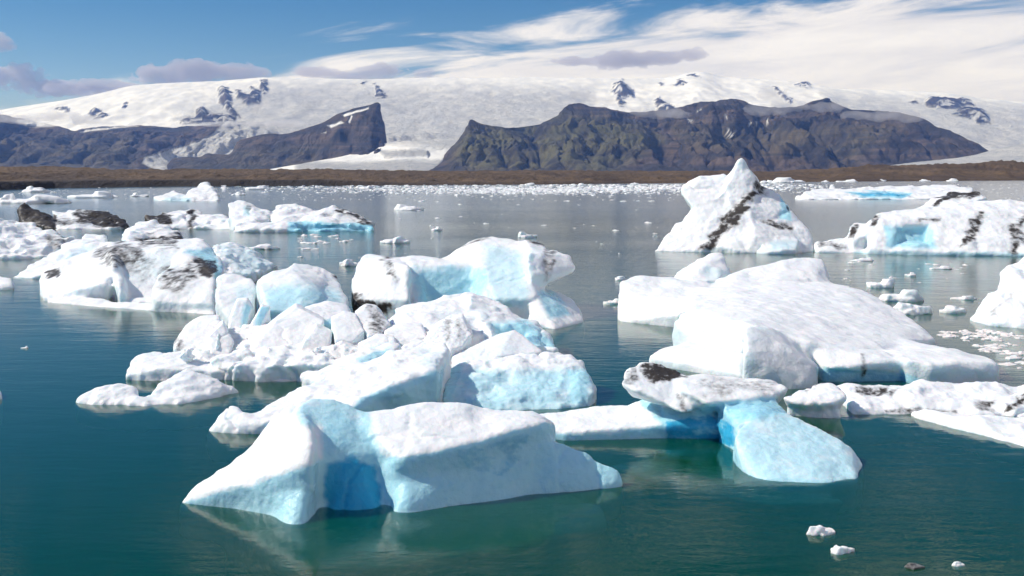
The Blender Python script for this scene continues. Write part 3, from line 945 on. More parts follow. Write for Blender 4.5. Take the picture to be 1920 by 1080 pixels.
shard('tall square-topped ice shard with a blue right side', [(444, 563, 660), (465, 561, 660), (474, 577, 660), (452, 630, 668), (427, 632, 668), (430, 600, 664)], blue=[([(455, 570), (475, 575), (455, 630), (445, 630)], 0.4, 6)])
shard('thin leaning ice blade between two larger shards', [(490, 572, 664), (506, 577, 664), (482, 622, 670), (463, 624, 670)], 0.7, blue=[([(488, 575), (508, 577), (485, 622), (476, 622)], 0.4, 5)])
shard('largest flat-faced ice slab tilted up in the heap', [(470, 640, 690), (520, 600, 680), (555, 575, 672), (600, 596, 676), (607, 602, 680), (590, 640, 690), (555, 668, 698), (470, 662, 698)], 1.6, det=0.03)
shard('pointed ice wedge standing in front of the tilted slab', [(592, 611, 688), (622, 624, 690), (618, 660, 700), (602, 692, 706), (555, 680, 706), (570, 640, 698)], 1.0)
shard('rounded ice lump with a rusty stain at the heap end', [(326, 652, 690), (349, 616, 680), (375, 600, 676), (412, 597, 676), (426, 630, 686), (405, 662, 694)], 1.6, r=0.1, dirt=[([(322, 640), (340, 625), (345, 650), (330, 665)], 0.4, 5)])
shard('small ridged shard leaning on the rusty lump', [(392, 630, 690), (418, 604, 682), (438, 640, 690), (430, 665, 698), (395, 662, 698)], 0.9)
shard('smooth white ice cap above a clear blue gap', [(570, 580, 660), (615, 568, 652), (652, 578, 655), (662, 598, 664), (625, 612, 672), (585, 600, 670)], 1.4, r=0.15, blue=[([(600, 600), (660, 595), (640, 640), (600, 640)], 0.5, 6)])
shard('ash-streaked jagged shard beside the clear blue gap', [(666, 588, 674), (686, 573, 668), (706, 577, 668), (730, 607, 678), (712, 625, 688), (689, 630, 690)], 1.2, dirt=[([(685, 572), (712, 580), (720, 620), (692, 620)], 0.5, 8)])
shard('rough white block left of the ash-streaked shard', [(622, 600, 682), (645, 588, 676), (668, 592, 678), (684, 620, 688), (660, 640, 694), (628, 636, 694)], 1.2)
shard('fluted cone of ice with dark vertical grooves', [(796, 640, 698), (818, 612, 690), (842, 597, 684), (868, 594, 684), (884, 628, 694), (868, 648, 702), (845, 656, 706)], 1.4, dirt=[([(830, 596), (845, 594), (842, 645), (836, 645)], 0.4, 5), ([(852, 596), (862, 594), (862, 640), (856, 640)], 0.35, 4)], det=0.08, dscale=0.3)
shard('low dirty ice plate lying before the fluted cone', [(720, 622, 688), (756, 612, 682), (792, 611, 682), (800, 632, 692), (760, 645, 698), (728, 640, 696)], 1.3, grime=0.35)
shard('small ice tooth at the foot of the wedge', [(618, 660, 704), (640, 640, 696), (668, 650, 698), (676, 672, 706), (640, 688, 712)], 0.9)
shard('broken ice block half hidden under the ridge', [(672, 650, 704), (706, 630, 696), (740, 634, 698), (745, 650, 704), (700, 668, 712)], 1.0, blue=[([(690, 650), (740, 640), (720, 668), (690, 668)], 0.3, 6)])

berg('ice_floe', 'low snowy floe under the heap of shards', [
    ('+', [(330, 658, 692), (400, 615, 668), (560, 600, 660), (720, 604, 665), (860, 632, 690), (700, 682, 716), (560, 686, 716), (430, 684, 714)]),
], k=0.3, r=0.08, warp=0.35, wscale=1.2, det=0.12, dscale=0.4, cat='ice floe')
berg('ice_floe', 'rounded snow-white floe with a scalloped blue-shadowed side', [
    ('+', [(236, 705, 712), (240, 679, 704), (257, 666, 696), (320, 658, 690), (379, 656, 690), (430, 668, 696), (440, 700, 711), (380, 695, 712), (300, 690, 713)]),
    ('+', [(430, 668, 698), (480, 668, 696), (520, 675, 700), (515, 690, 708), (487, 710, 712), (440, 705, 712)]),
], k=0.4, r=0.08, warp=0.3, wscale=1.3, det=0.07, dscale=0.55, cat='ice floe')
berg('ice_floe', 'small flat floe wedged between the rounded floe and long ridge', [
    ('+', [(487, 711, 714), (515, 692, 708), (560, 684, 704), (582, 690, 706), (570, 708, 714), (530, 713, 716)]),
], k=0.2, r=0.08, warp=0.15, wscale=0.9, det=0.05, cat='ice floe')
berg('ice_floe', 'low two-humped white floe with a small knob at its end', [
    ('+', [(138, 751, 755), (176, 727, 748), (239, 716, 744), (268, 729, 748), (255, 752, 760), (170, 757, 759)]),
    ('+', [(240, 752, 760), (270, 732, 750), (327, 698, 736), (357, 690, 732), (401, 699, 732), (424, 712, 736), (416, 735, 745), (342, 753, 758), (268, 762, 764)]),
    ('+', [(424, 718, 736), (436, 715, 734), (446, 722, 735), (446, 732, 738), (428, 735, 741)], {'r': 0.1}),
], k=0.25, r=0.15, warp=0.25, wscale=1.2, det=0.06, dscale=0.5, cat='ice floe')

# --- left
berg('iceberg', 'white berg streaked with black ash, with a flat ledge at the water', [
    ('+', [(70, 522, 545), (80, 510, 542), (112, 503, 540), (150, 474, 535), (200, 453, 530), (225, 470, 545), (200, 530, 566), (130, 545, 564), (84, 556, 564)], {'r': 0.4}),
    ('+', [(200, 453, 530), (255, 450, 530), (326, 450, 532), (371, 445, 534), (390, 457, 540), (360, 480, 556), (260, 480, 556), (210, 480, 552), (220, 540, 570), (380, 540, 572)], {'k': 0.8}),
    ('+', [(371, 445, 534), (397, 462, 540), (416, 487, 552), (420, 510, 562), (404, 526, 574), (380, 540, 576), (360, 500, 560)]),
    ('-', [(195, 478, 610), (340, 468, 610), (335, 565, 610), (235, 568, 610), (222, 478, 549), (330, 472, 549), (318, 555, 564), (245, 555, 564)], {'k': 0.9}),
    ('+', [(282, 540, 580), (300, 508, 572), (318, 490, 566), (350, 487, 566), (380, 491, 566), (408, 496, 570), (400, 530, 580), (404, 545, 584), (290, 565, 584), (404, 570, 588)], {'r': 0.2, 'k': 0.3}),
    ('+', [(84, 562, 567), (100, 556, 562), (200, 565, 570), (300, 570, 578), (407, 578, 585), (407, 588, 591), (250, 575, 578), (160, 572, 574)], {'k': 0.2}),
], k=0.5, r=0.14, warp=0.26, wscale=2.6, det=0.05, dscale=0.9,
    blue=[([(345, 470), (395, 462), (420, 500), (410, 530), (380, 490)], 0.5, 8), ([(220, 470), (350, 470), (300, 530), (230, 540)], 0.16, 20)],
    dirt=[([(365, 487), (405, 487), (408, 505), (395, 522), (372, 512)], 1.0, 5), ([(285, 540), (310, 500), (370, 495), (375, 530), (330, 540)], 0.55, 9), ([(178, 462), (205, 455), (270, 456), (275, 490), (215, 500), (180, 485)], 0.55, 9),
          ([(79, 505), (110, 500), (110, 520), (90, 520)], 0.8, 5), ([(255, 448), (330, 446), (330, 462), (262, 462)], 0.65, 6), ([(230, 480), (300, 490), (270, 530), (235, 520)], 0.32, 10)], grime=0.12)
berg('iceberg', 'rounded snow dome with ash at its foot behind the ash-streaked berg', [
    ('+', [(229, 440, 500), (240, 421, 495), (262, 410, 492), (292, 412, 492), (322, 425, 495), (350, 443, 502), (340, 455, 510), (240, 455, 510)]),
], r=0.16, warp=0.7, wscale=2.5, det=0.15, dscale=1.0, dirt=[([(250, 448), (345, 436), (350, 455), (255, 458)], 0.7, 5)])
berg('iceberg', 'low pale wing of ice running out left of the ash-streaked berg', [
    ('+', [(16, 516, 520), (75, 500, 512), (109, 481, 505), (146, 451, 498), (161, 440, 495), (202, 440, 495), (200, 480, 515), (120, 505, 522), (60, 518, 523)]),
], r=0.12, warp=0.6, wscale=2.5, det=0.12, dscale=1.0, blue=[([(100, 480), (160, 455), (200, 470), (120, 510)], 0.22, 14)])
berg('iceberg', 'rough snowy berg sloping down from the left shore side', [
    ('+', [(-90, 395, 470), (0, 410, 470), (56, 420, 470), (105, 436, 472), (146, 452, 475), (101, 476, 482), (37, 483, 486), (-90, 484, 487)]),
], r=0.16, warp=1.1, wscale=3.0, det=0.3, dscale=1.2, grime=0.1, dirt=[([(85, 440), (135, 452), (120, 470), (85, 460)], 0.5, 7)])
berg('ice_floe', 'small rounded floe at the left end of open dark water', [('+', [(-40, 518, 535), (8, 515, 535), (24, 524, 538), (24, 538, 542), (0, 543, 545), (-40, 545, 546)])], r=0.08, warp=0.25, cat='ice floe')
berg('ice_floe', 'flat floe tip with white crust beside deep teal water', [('+', [(-60, 712, 735), (-8, 712, 738), (4, 735, 748), (0, 748, 750), (-60, 752, 755)])], r=0.15, warp=0.15, cat='ice floe')
berg('iceberg', 'ribbed pale blue ice slope behind the smooth blocks', [
    ('+', [(398, 458, 515), (412, 451, 512), (436, 449, 510), (470, 468, 510), (525, 500, 516), (484, 512, 524), (410, 530, 545), (440, 520, 535)]),
], r=0.08, warp=0.5, wscale=1.6, det=0.16, dscale=0.7, blue=[([(400, 455), (470, 460), (530, 500), (450, 530)], 0.22, 15)])
berg('iceberg', 'black ash-covered berg with a pointed horn', [
    ('+', [(31, 410, 428), (37, 396, 425), (46, 379, 424), (58, 384, 424), (75, 390, 424), (77, 402, 425), (100, 408, 426), (104, 428, 430), (40, 424, 428)]),
    ('+', [(100, 408, 424), (102, 398, 422), (127, 388, 420), (150, 396, 420), (176, 402, 421), (202, 398, 421), (240, 418, 426), (225, 427, 429), (105, 429, 430)]),
], r=0.1, warp=0.9, wscale=3.5, det=0.3, dscale=1.4,
    dirt=[([(20, 370), (80, 375), (104, 405), (104, 435), (20, 435)], 1.3, 4), ([(140, 390), (175, 398), (175, 420), (145, 418)], 0.8, 6), ([(172, 395), (245, 395), (245, 428), (172, 426)], 1.15, 5), ([(100, 410), (240, 414), (240, 424), (100, 422)], 0.6, 5)])
berg('iceberg', 'low ridged berg with black and grey ash bands', [
    ('+', [(272, 406, 424), (300, 407, 424), (337, 396, 422), (375, 394, 422), (416, 401, 423), (440, 410, 425), (440, 427, 430), (300, 427, 430)]),
], r=0.12, warp=0.9, wscale=3.2, det=0.3, dscale=1.4, grime=0.25, dirt=[([(265, 400), (322, 404), (322, 422), (270, 420)], 1.0, 6), ([(355, 392), (370, 394), (362, 425), (350, 425)], 0.7, 5)])
berg('iceberg', 'white berg with a square block at one end and dark-tipped ridge', [
    ('+', [(430, 402, 430), (431, 385, 428), (446, 376, 427), (465, 383, 427), (502, 394, 428), (503, 410, 431), (440, 425, 433)], {'r': 0.25}),
    ('+', [(508, 410, 430), (515, 393, 427), (518, 385, 426), (551, 379, 426), (585, 390, 427), (580, 420, 433), (510, 425, 434)], {'r': 0.25}),
    ('+', [(570, 400, 428), (630, 383, 426), (660, 398, 427), (703, 420, 430), (700, 428, 433), (600, 428, 434), (570, 415, 433)], {'r': 0.25}),
    ('+', [(432, 430, 436), (440, 420, 434), (480, 415, 432), (560, 422, 433), (570, 430, 436)], {'k': 0.4}),
    ('-', [(560, 420, 440), (700, 420, 440), (560, 431, 440), (700, 431, 440), (570, 420, 433), (690, 420, 432), (570, 431, 433), (690, 431, 432)], {'k': 0.5}),
], r=0.12, k=0.6, warp=0.8, wscale=3.2, det=0.25, dscale=1.3, blue=[([(540, 416), (700, 420), (700, 440), (540, 436)], 0.65, 5), ([(455, 384), (470, 386), (470, 410), (455, 405)], 0.3, 5)],
    dirt=[([(630, 382), (660, 396), (706, 418), (700, 428), (655, 408), (632, 394)], 0.85, 6), ([(462, 383), (472, 386), (468, 405), (460, 400)], 0.6, 4), ([(600, 398), (650, 402), (640, 410), (600, 408)], 0.3, 5)])
berg('iceberg', 'far white berg with one square-topped horn above low blue humps', [
    ('+', [(290, 371, 375), (310, 364, 373), (326, 358, 372), (349, 367, 374), (349, 375, 377), (300, 375, 376)]),
    ('+', [(340, 372, 376), (375, 343, 371), (386, 337, 371), (394, 341, 371), (397, 357, 373), (409, 362, 374), (413, 374, 377), (350, 376, 377)]),
], r=0.16, k=0.8, warp=1.3, wscale=5, det=0.4, dscale=2.5, blue=[([(310, 370), (360, 368), (360, 380), (310, 380)], 0.3, 6)])

# --- right
berg('iceberg', 'wide white tilted slab of ice with a square cut front', [
    ('+', [(1158, 588, 600), (1164, 540, 588), (1166, 529, 584), (1192, 517, 580), (1262, 519, 576), (1330, 530, 585), (1300, 575, 610), (1276, 590, 614), (1162, 600, 603)], {'r': 0.3}),
    ('+', [(1290, 540, 588), (1385, 524, 578), (1460, 521, 574), (1555, 528, 574), (1591, 535, 580), (1637, 550, 590), (1670, 579, 605), (1728, 611, 630), (1755, 636, 645),
           (1694, 638, 668), (1654, 652, 690), (1616, 661, 706), (1517, 640, 706), (1393, 606, 690), (1300, 580, 650)]),
    ('+', [(1340, 524, 578), (1385, 509, 572), (1451, 496, 568), (1500, 480, 565), (1541, 484, 565), (1554, 512, 569), (1558, 530, 576), (1530, 525, 578), (1440, 528, 582)], {'k': 0.6}),
    ('+', [(1262, 600, 655), (1290, 579, 640), (1340, 588, 650), (1393, 606, 680), (1393, 650, 696), (1300, 628, 672), (1276, 618, 664)], {'k': 0.3}),
    ('+', [(1232, 652, 681), (1215, 668, 684), (1254, 682, 690), (1320, 694, 700), (1393, 702, 712), (1393, 664, 700), (1290, 640, 672)], {'k': 0.2}),
    ('+', [(1393, 607, 714), (1440, 615, 708), (1470, 640, 714), (1492, 660, 722), (1549, 697, 724), (1520, 715, 728), (1484, 726, 730), (1393, 702, 726), (1395, 655, 726), (1480, 625, 690)], {'r': 0.12, 'k': 0.15}),
    ('+', [(1517, 640, 700), (1616, 662, 712), (1654, 653, 700), (1698, 673, 716), (1600, 690, 718), (1550, 690, 720)], {'k': 0.2}),
    ('+', [(1640, 655, 690), (1700, 640, 668), (1790, 655, 668), (1868, 674, 685), (1875, 679, 712), (1747, 679, 722), (1698, 673, 718), (1877, 700, 716)], {'k': 0.2, 'r': 0.08}),
    ('-', [(1500, 700, 760), (1740, 705, 760), (1500, 740, 760), (1740, 740, 760), (1540, 698, 717), (1690, 702, 715), (1540, 740, 717), (1690, 740, 715)], {'k': 0.25}),
], vox=0.08, k=0.25, r=0.1, warp=0.2, wscale=2.0, det=0.022, dscale=0.8,
    blue=[([(1530, 690), (1700, 700), (1760, 728), (1540, 728)], 0.7, 6), ([(1230, 640), (1390, 640), (1390, 690), (1260, 690)], 0.12, 20), ([(1700, 690), (1880, 690), (1880, 720), (1700, 725)], 0.2, 12), ([(1290, 600), (1400, 610), (1390, 660), (1280, 640)], 0.14, 16)],
    dirt=[([(1615, 662), (1622, 662), (1622, 710), (1616, 708)], 0.6, 3), ([(1400, 610), (1560, 700), (1480, 725), (1395, 700)], 0.16, 10)])
berg('ice_block', 'rounded white ice knob standing on the tilted slab\'s far corner', [
    ('+', [(1266, 520, 570), (1280, 503, 566), (1307, 487, 563), (1340, 474, 561), (1353, 473, 561), (1369, 504, 568), (1350, 525, 577), (1290, 527, 578)]),
], r=0.1, warp=0.3, wscale=1.8, det=0.06, cat='ice block', blue=[([(1320, 500), (1369, 500), (1350, 530), (1320, 530)], 0.2, 10)])
berg('iceberg', 'small grey-crusted lump with an undercut bowl-shaped front', [
    ('+', [(1470, 752, 778), (1510, 745, 768), (1570, 745, 770), (1580, 768, 784), (1586, 782, 787), (1520, 774, 782), (1478, 764, 778)]),
    ('o', [(1456, 748, 782), (1484, 731, 770), (1515, 716, 764), (1558, 714, 764), (1578, 722, 767), (1597, 748, 784), (1560, 760, 788), (1510, 759, 786), (1500, 772, 776), (1575, 774, 778)]),
], k=0.2, r=0.12, warp=0.2, wscale=1.2, det=0.06, grime=0.25, dirt=[([(1500, 720), (1555, 712), (1545, 722), (1510, 732)], 0.5, 5)])
berg('ice_floe', 'long low dirty floe with brown-black streaks along the slab', [
    ('+', [(1568, 718, 748), (1620, 722, 748), (1747, 731, 752), (1840, 725, 750), (1920, 717, 750), (2040, 712, 750), (2040, 780, 785), (1920, 776, 780), (1840, 770, 776), (1740, 772, 776), (1600, 770, 777), (1590, 745, 765)]),
    ('+', [(1870, 750, 775), (1920, 735, 765), (2040, 730, 765), (2040, 785, 790), (1900, 778, 782)]),
], k=0.3, r=0.15, warp=0.35, wscale=1.6, det=0.08, cat='ice floe', grime=0.22, dirt=[([(1600, 722), (1690, 730), (1680, 742), (1610, 738)], 0.65, 6), ([(1830, 752), (1870, 748), (1860, 770), (1830, 768)], 0.5, 6), ([(1888, 755), (1925, 738), (1925, 755), (1890, 770)], 0.8, 5), ([(1660, 765), (1800, 768), (1800, 778), (1660, 778)], 0.5, 4)])
berg('ice_floe', 'flat clean white floe reaching out in front of the dirty one', [
    ('+', [(1700, 769, 776), (1760, 775, 790), (1840, 782, 796), (1920, 783, 798), (2040, 790, 800), (2040, 855, 860), (1920, 832, 838), (1832, 808, 813), (1760, 788, 795), (1715, 778, 782)]),
], k=0.3, r=0.1, warp=0.2, wscale=1.4, det=0.06, cat='ice floe', deep=0.8)
berg('iceberg', 'steep white cone-shaped berg rising beside broken brash ice', [
    ('+', [(1814, 595, 600), (1850, 572, 598), (1883, 545, 595), (1890, 515, 592), (1896, 499, 590), (1920, 486, 588), (1990, 470, 585), (2060, 500, 590), (2080, 600, 610), (1930, 612, 617), (1860, 606, 611)]),
], r=0.12, warp=0.5, wscale=2.2, det=0.07, dscale=0.7, grime=0.06, dirt=[([(1840, 600), (1900, 545), (1905, 550), (1850, 606)], 0.3, 5)])
berg('iceberg', 'tall berg with a curved finger-like peak and a black diagonal band', [
    ('+', [(1225, 470, 471), (1245, 446, 468), (1276, 415, 464), (1293, 389, 462), (1340, 352, 460), (1370, 360, 462), (1400, 400, 466), (1320, 440, 470), (1318, 470, 473)], {'r': 0.4}),
    ('o', [(1292, 395, 464), (1278, 362, 462), (1279, 348, 461), (1312, 330, 460), (1357, 328, 460), (1380, 345, 462), (1420, 365, 464), (1390, 400, 467), (1310, 410, 466)], {'k': 0.5, 'th': 3.0}),
    ('o', [(1366, 328, 461), (1378, 314, 461), (1384, 301, 461), (1390, 295, 461), (1396, 300, 461), (1403, 318, 462), (1424, 347, 463), (1400, 380, 465), (1350, 370, 464)], {'k': 0.6, 'th': 3.0}),
    ('+', [(1320, 460, 472), (1350, 420, 469), (1400, 372, 465), (1430, 350, 461), (1462, 362, 461), (1477, 389, 463), (1485, 412, 466), (1526, 446, 470), (1528, 468, 472), (1420, 440, 473), (1400, 472, 475), (1500, 470, 474)], {'r': 0.3, 'k': 0.5}),
    ('+', [(1412, 468, 476), (1440, 452, 473), (1470, 443, 471), (1500, 448, 472), (1495, 468, 476), (1440, 473, 477)], {'k': 0.4}),
    ('-', [(1250, 372, 485), (1282, 370, 485), (1299, 391, 485), (1279, 416, 485), (1250, 412, 485), (1250, 372, 440), (1282, 370, 440), (1299, 391, 440), (1279, 416, 440), (1250, 412, 440)], {'k': 0.5}),
], vox=0.15, k=0.7, r=0.12, warp=0.35, wscale=3.0, det=0.12, dscale=1.3, grime=0.1,
    blue=[([(1462, 365), (1480, 390), (1485, 415), (1460, 410)], 0.5, 5), ([(1440, 450), (1500, 445), (1500, 470), (1440, 470)], 0.25, 8)],  # first patch paints the blue shade of the side away from the sun
    dirt=[([(1430, 343), (1438, 352), (1395, 395), (1375, 425), (1335, 470), (1310, 472), (1335, 435), (1352, 405), (1390, 372)], 0.85, 7), ([(1415, 335), (1432, 348), (1420, 356), (1408, 350)], 0.8, 4), ([(1425, 413), (1450, 410), (1490, 430), (1485, 436), (1445, 420)], 0.6, 4), ([(1470, 375), (1482, 400), (1476, 400)], 0.6, 3)])
berg('iceberg', 'long blocky berg with black ash seams and grey-blue cliff face', [
    ('+', [(1524, 450, 471), (1552, 457, 471), (1590, 447, 470), (1640, 450, 471), (1640, 472, 475), (1530, 470, 474)], {'r': 0.3}),
    ('+', [(1588, 446, 472), (1594, 424, 470), (1606, 418, 469), (1625, 420, 470), (1640, 430, 472), (1600, 455, 474)], {'r': 0.2}),
    ('+', [(1624, 420, 471), (1643, 399, 468), (1688, 397, 467), (1725, 391, 465), (1830, 378, 462), (1890, 373, 463), (1990, 395, 465), (2060, 410, 467), (2060, 480, 483), (1890, 473, 480), (1750, 470, 479), (1625, 466, 476), (1650, 415, 472), (1890, 395, 470)], {'r': 0.3}),
    ('+', [(1700, 395, 462), (1762, 366, 456), (1788, 356, 455), (1832, 360, 456), (1850, 372, 460), (1780, 392, 464)], {'r': 0.25, 'k': 0.5}),
    ('-', [(1670, 425, 485), (1745, 428, 485), (1670, 460, 485), (1745, 460, 485), (1685, 430, 473), (1735, 430, 473), (1685, 455, 474), (1735, 455, 474)], {'k': 1.2}),
], vox=0.17, k=0.7, r=0.14, warp=0.5, wscale=3.5, det=0.14, dscale=1.4, grime=0.14,
    blue=[([(1660, 425), (1750, 425), (1755, 465), (1660, 465)], 0.5, 8), ([(1600, 470), (1920, 472), (1920, 485), (1600, 482)], 0.3, 4)],
    dirt=[([(1760, 366), (1790, 355), (1838, 360), (1835, 370), (1780, 377), (1745, 385)], 1.05, 5), ([(1592, 422), (1606, 420), (1604, 452), (1592, 450)], 0.9, 4), ([(1640, 400), (1652, 402), (1645, 428), (1630, 425)], 0.7, 4), ([(1835, 395), (1850, 396), (1825, 445), (1800, 465), (1812, 430)], 0.75, 6),
          ([(1890, 425), (1920, 395), (1920, 460), (1895, 475)], 0.6, 8), ([(1720, 408), (1765, 408), (1760, 414), (1722, 414)], 0.6, 3), ([(1525, 452), (1590, 455), (1580, 468), (1530, 462)], 0.5, 5)])
berg('iceberg', 'long flat-topped far berg with a turquoise sea cave', [
    ('+', [(1491, 369, 373), (1510, 358, 371), (1580, 354, 370), (1640, 350, 369), (1700, 348, 369), (1790, 347, 368), (1825, 353, 370), (1820, 372, 374), (1500, 373, 374.5)]),
    ('-', [(1600, 363, 380), (1690, 360, 380), (1610, 370, 380), (1690, 370, 380), (1600, 363, 373.3), (1690, 361, 373), (1610, 369, 373.3), (1690, 369, 373)], {'k': 1.0}),
], r=0.16, warp=1.0, wscale=5, det=0.35, dscale=2, blue=[([(1585, 361), (1650, 359), (1710, 362), (1690, 371), (1620, 371)], 0.8, 4)])

# ------------------------------------------------------------------ loose floes and brash ice
rng = random.Random(11)


def floe_mesh(name, w, hgt, depth, seed, lumps=3, mat=ICE, detail=0.05):
    """a small floating piece in metres: a low shelf with a few unequal humps"""
    rs = np.random.RandomState(seed)
    hull = []
    a = np.sort(rs.uniform(0, 6.28, 9))
    rad = rs.uniform(0.85, 1.1, 9)
    shelf = [(math.cos(t) * w / 2 * k, math.sin(t) * depth / 2 * k, z) for t, k in zip(a, rad) for z in (-hgt * 0.5 - 0.03, hgt * rs.uniform(0.2, 0.45))]
    hull.append(shelf)
    for i in range(lumps):
        cx, cy = rs.uniform(-0.3, 0.3) * w, rs.uniform(-0.25, 0.25) * depth
        lw, ld = w * rs.uniform(0.2, 0.4), depth * rs.uniform(0.22, 0.42)
        top = hgt * (1.0 if i == 0 else rs.uniform(0.4, 0.85))
        pp = []
        for t in np.linspace(0, 5.3, 6):
            pp.append((cx + math.cos(t) * lw, cy + math.sin(t) * ld, -0.02))
            pp.append((cx + math.cos(t) * lw * rs.uniform(0.35, 0.85) + rs.uniform(-.1, .1) * lw, cy + math.sin(t) * ld * rs.uniform(0.35, 0.85), top * rs.uniform(0.6, 1.0)))
        hull.append(pp)
    h = max(w, depth) / 30
    A = np.array([p for q in hull for p in q])
    lo, hi = A.min(0) - 4 * h, A.max(0) + 4 * h
    h = min(h, (hi[2] - lo[2]) / 10)
    dims = np.ceil((hi - lo) / h).astype(int) + 1
    X, Y, Z = np.meshgrid(*[lo[i] + np.arange(dims[i]) * h for i in range(3)], indexing='ij')
    f = np.full(dims, 9.0)
    k = hgt * 0.15
    for q in hull:
        g = np.full(dims, -9.0)
        for n0, n1, n2, d in hull_planes(q):
            g = np.maximum(g, n0 * X + n1 * Y + n2 * Z - d)
        hh = np.clip(0.5 + 0.5 * (g - f) / k, 0, 1)
        f = g * (1 - hh) + f * hh - k * hh * (1 - hh)
    pts = np.stack([X, Y, Z], -1).reshape(-1, 3)
    f = f + (hgt * 0.16 * fbm(pts / (w * 0.2), 3, seed)).reshape(dims)
    f[0], f[-1], f[:, 0], f[:, -1], f[:, :, 0], f[:, :, -1] = 1, 1, 1, 1, 1, 1
    v, q = surface_nets(f.astype(np.float32), lo, h)
    return mesh_from(name, v, q, mat, {'blue': np.where(v[:, 2] < hgt * 0.12, 0.15, 0.0), 'dirt': np.zeros(len(v))})


def floe(px, base, wpx, hpx, label, seed, depth=0.8, lumps=3, name='ice_floe', group=None, cat='ice floe'):
    Y = row_y(base)
    s = Y / F
    mat = ICE if Y < 60 else ICE_MID if Y < 200 else ICE_FAR
    me = floe_mesh(name, wpx * s, hpx * s * 1.05, wpx * s * depth, seed, lumps, mat)
    o = link(name, me, label, cat, group)
    o.location = P(px, base, base)[:2] + (0.0,)
    return o


floe(1543, 1000, 52, 17, 'small white floe with a notch, nearest the glassy blue foot', 1, 0.7, 3)
floe(1583, 1035, 52, 15, 'small white floe with a raised tooth and thin trailing tail', 2, 0.6, 3)
floe(1797, 1060, 27, 9, 'tiny smooth white floe alone in dark water', 3, 0.6, 1)
o = floe(1716, 1064, 38, 9, 'small blackish clump of dirty ice floating low', 4, 0.6, 4, name='dirty_ice_clump')
o.data.attributes['dirt'].data.foreach_set('value', np.full(len(o.data.vertices), 0.75, np.float32))
floe(46, 653, 15, 4, 'tiny white chip on open dark water beside the low two-humped floe', 5, 0.6, 1)
floe(1650, 538, 52, 17, 'rounded white floe beyond the tilted slab', 6, 0.8, 2)
floe(1707, 518, 23, 8, 'small round floe near the blocky ash-seamed berg', 7, 0.8, 1)
floe(1687, 564, 70, 22, 'broad white floe touching the back of the tilted slab', 8, 0.8, 2)
floe(1708, 588, 64, 24, 'lumpy white floe with a raised end beside the slab', 9, 0.7, 4)
floe(1787, 586, 54, 16, 'flat lumpy floe near the cone-shaped berg', 10, 0.6, 3)
floe(1808, 561, 50, 8, 'thin flat plate of ice behind the lumpy floe', 11, 0.5, 1)
floe(1615, 489, 44, 7, 'thin white plate floating before the ash-seamed cliff', 12, 0.5, 2)
floe(1760, 504, 44, 6, 'thin low plate of ice in the cliff reflection', 13, 0.5, 1)
floe(742, 455, 62, 12, 'pale blue flat floe with a raised end beyond the arched berg', 14, 0.7, 3)
floe(655, 498, 40, 14, 'pale rounded floe behind the smooth pale blue block', 15, 0.9, 2)
floe(492, 467, 62, 11, 'flat white floe behind the ribbed ice slope', 16, 0.6, 2)
floe(767, 394, 54, 11, 'white floe with small bumps alone in mid lagoon', 17, 0.8, 4)
floe(820, 432, 20, 7, 'small white crumb floe between mid lagoon floe and arched berg', 18, 0.8, 2)
floe(1160, 525, 28, 8, 'small flat floe off the end of the tilted slab', 19, 0.7, 1)
floe(1148, 570, 34, 11, 'pale low floe touching the slab\'s blunt end', 20, 0.7, 2)
floe(988, 445, 40, 11, 'pale blue floe showing over the ash on the arched berg', 21, 0.8, 2)
far = 'far white ice pieces below the brown shore'
FAR = [(65, 381, 130, 16, 'longest low row of blue-white far ice behind the horned black berg'), (20, 381, 45, 16, 'square blue-white far block behind the horned black berg'), (117, 381, 26, 8, None),
       (175, 371, 92, 12, 'long flat far floe with a bump, beyond the ash-covered berg'), (68, 361, 50, 12, 'jagged white far floe close under the dark shore cliff'), (260, 369, 30, 8, 'small flat far floe next to the square-horned berg'),
       (100, 362, 12, 4, None), (478, 356, 55, 9, 'long lumpy far floe below the glacier tongue shore'), (448, 366, 30, 7, None), (500, 362, 12, 4, None),
       (1480, 343, 58, 10, 'bright ragged far floe showing past the finger-like peak'), (1437, 343, 26, 6, None), (1545, 342, 18, 4, None), (1588, 341, 46, 5, 'thin flat far floe along the shore above the sea cave berg'),
       (1655, 340, 16, 4, None), (1735, 340, 20, 4, None), (1785, 340, 24, 5, None), (690, 354, 32, 6, None), (655, 356, 14, 5, None), (1092, 348, 24, 5, None), (988, 348, 30, 5, None), (1190, 346, 18, 4, None)]
for i, (px, b, w, h, lab) in enumerate(FAR):
    floe(px, b, w, h, lab or 'far small white ice piece floating below the brown shore', 40 + i, 0.7, 4, group=far)

# chunks of rubble lying on the heap
rub = [floe_mesh('ice_chunk', 0.8, 0.55, 0.7, 90 + i, 3, ICE) for i in range(6)]
rg = random.Random(3)
for i in range(26):
    px = rg.uniform(350, 760)
    b = rg.uniform(672, 706) + (px - 350) * 0.01
    x, y, _ = P(px, b, b)
    o = link('ice_chunk', rub[i % 6], 'small white chunk of ice rubble on the heap of shards', 'ice chunk', 'rubble chunks on the heap')
    s = rg.uniform(0.35, 1.0)
    o.location = (x, y, 0.75 + rg.uniform(-0.1, 0.25))
    o.scale = (s, s, s * rg.uniform(0.7, 1.2))
    o.rotation_euler = (rg.uniform(-.5, .5), rg.uniform(-.5, .5), rg.uniform(0, 6.28))

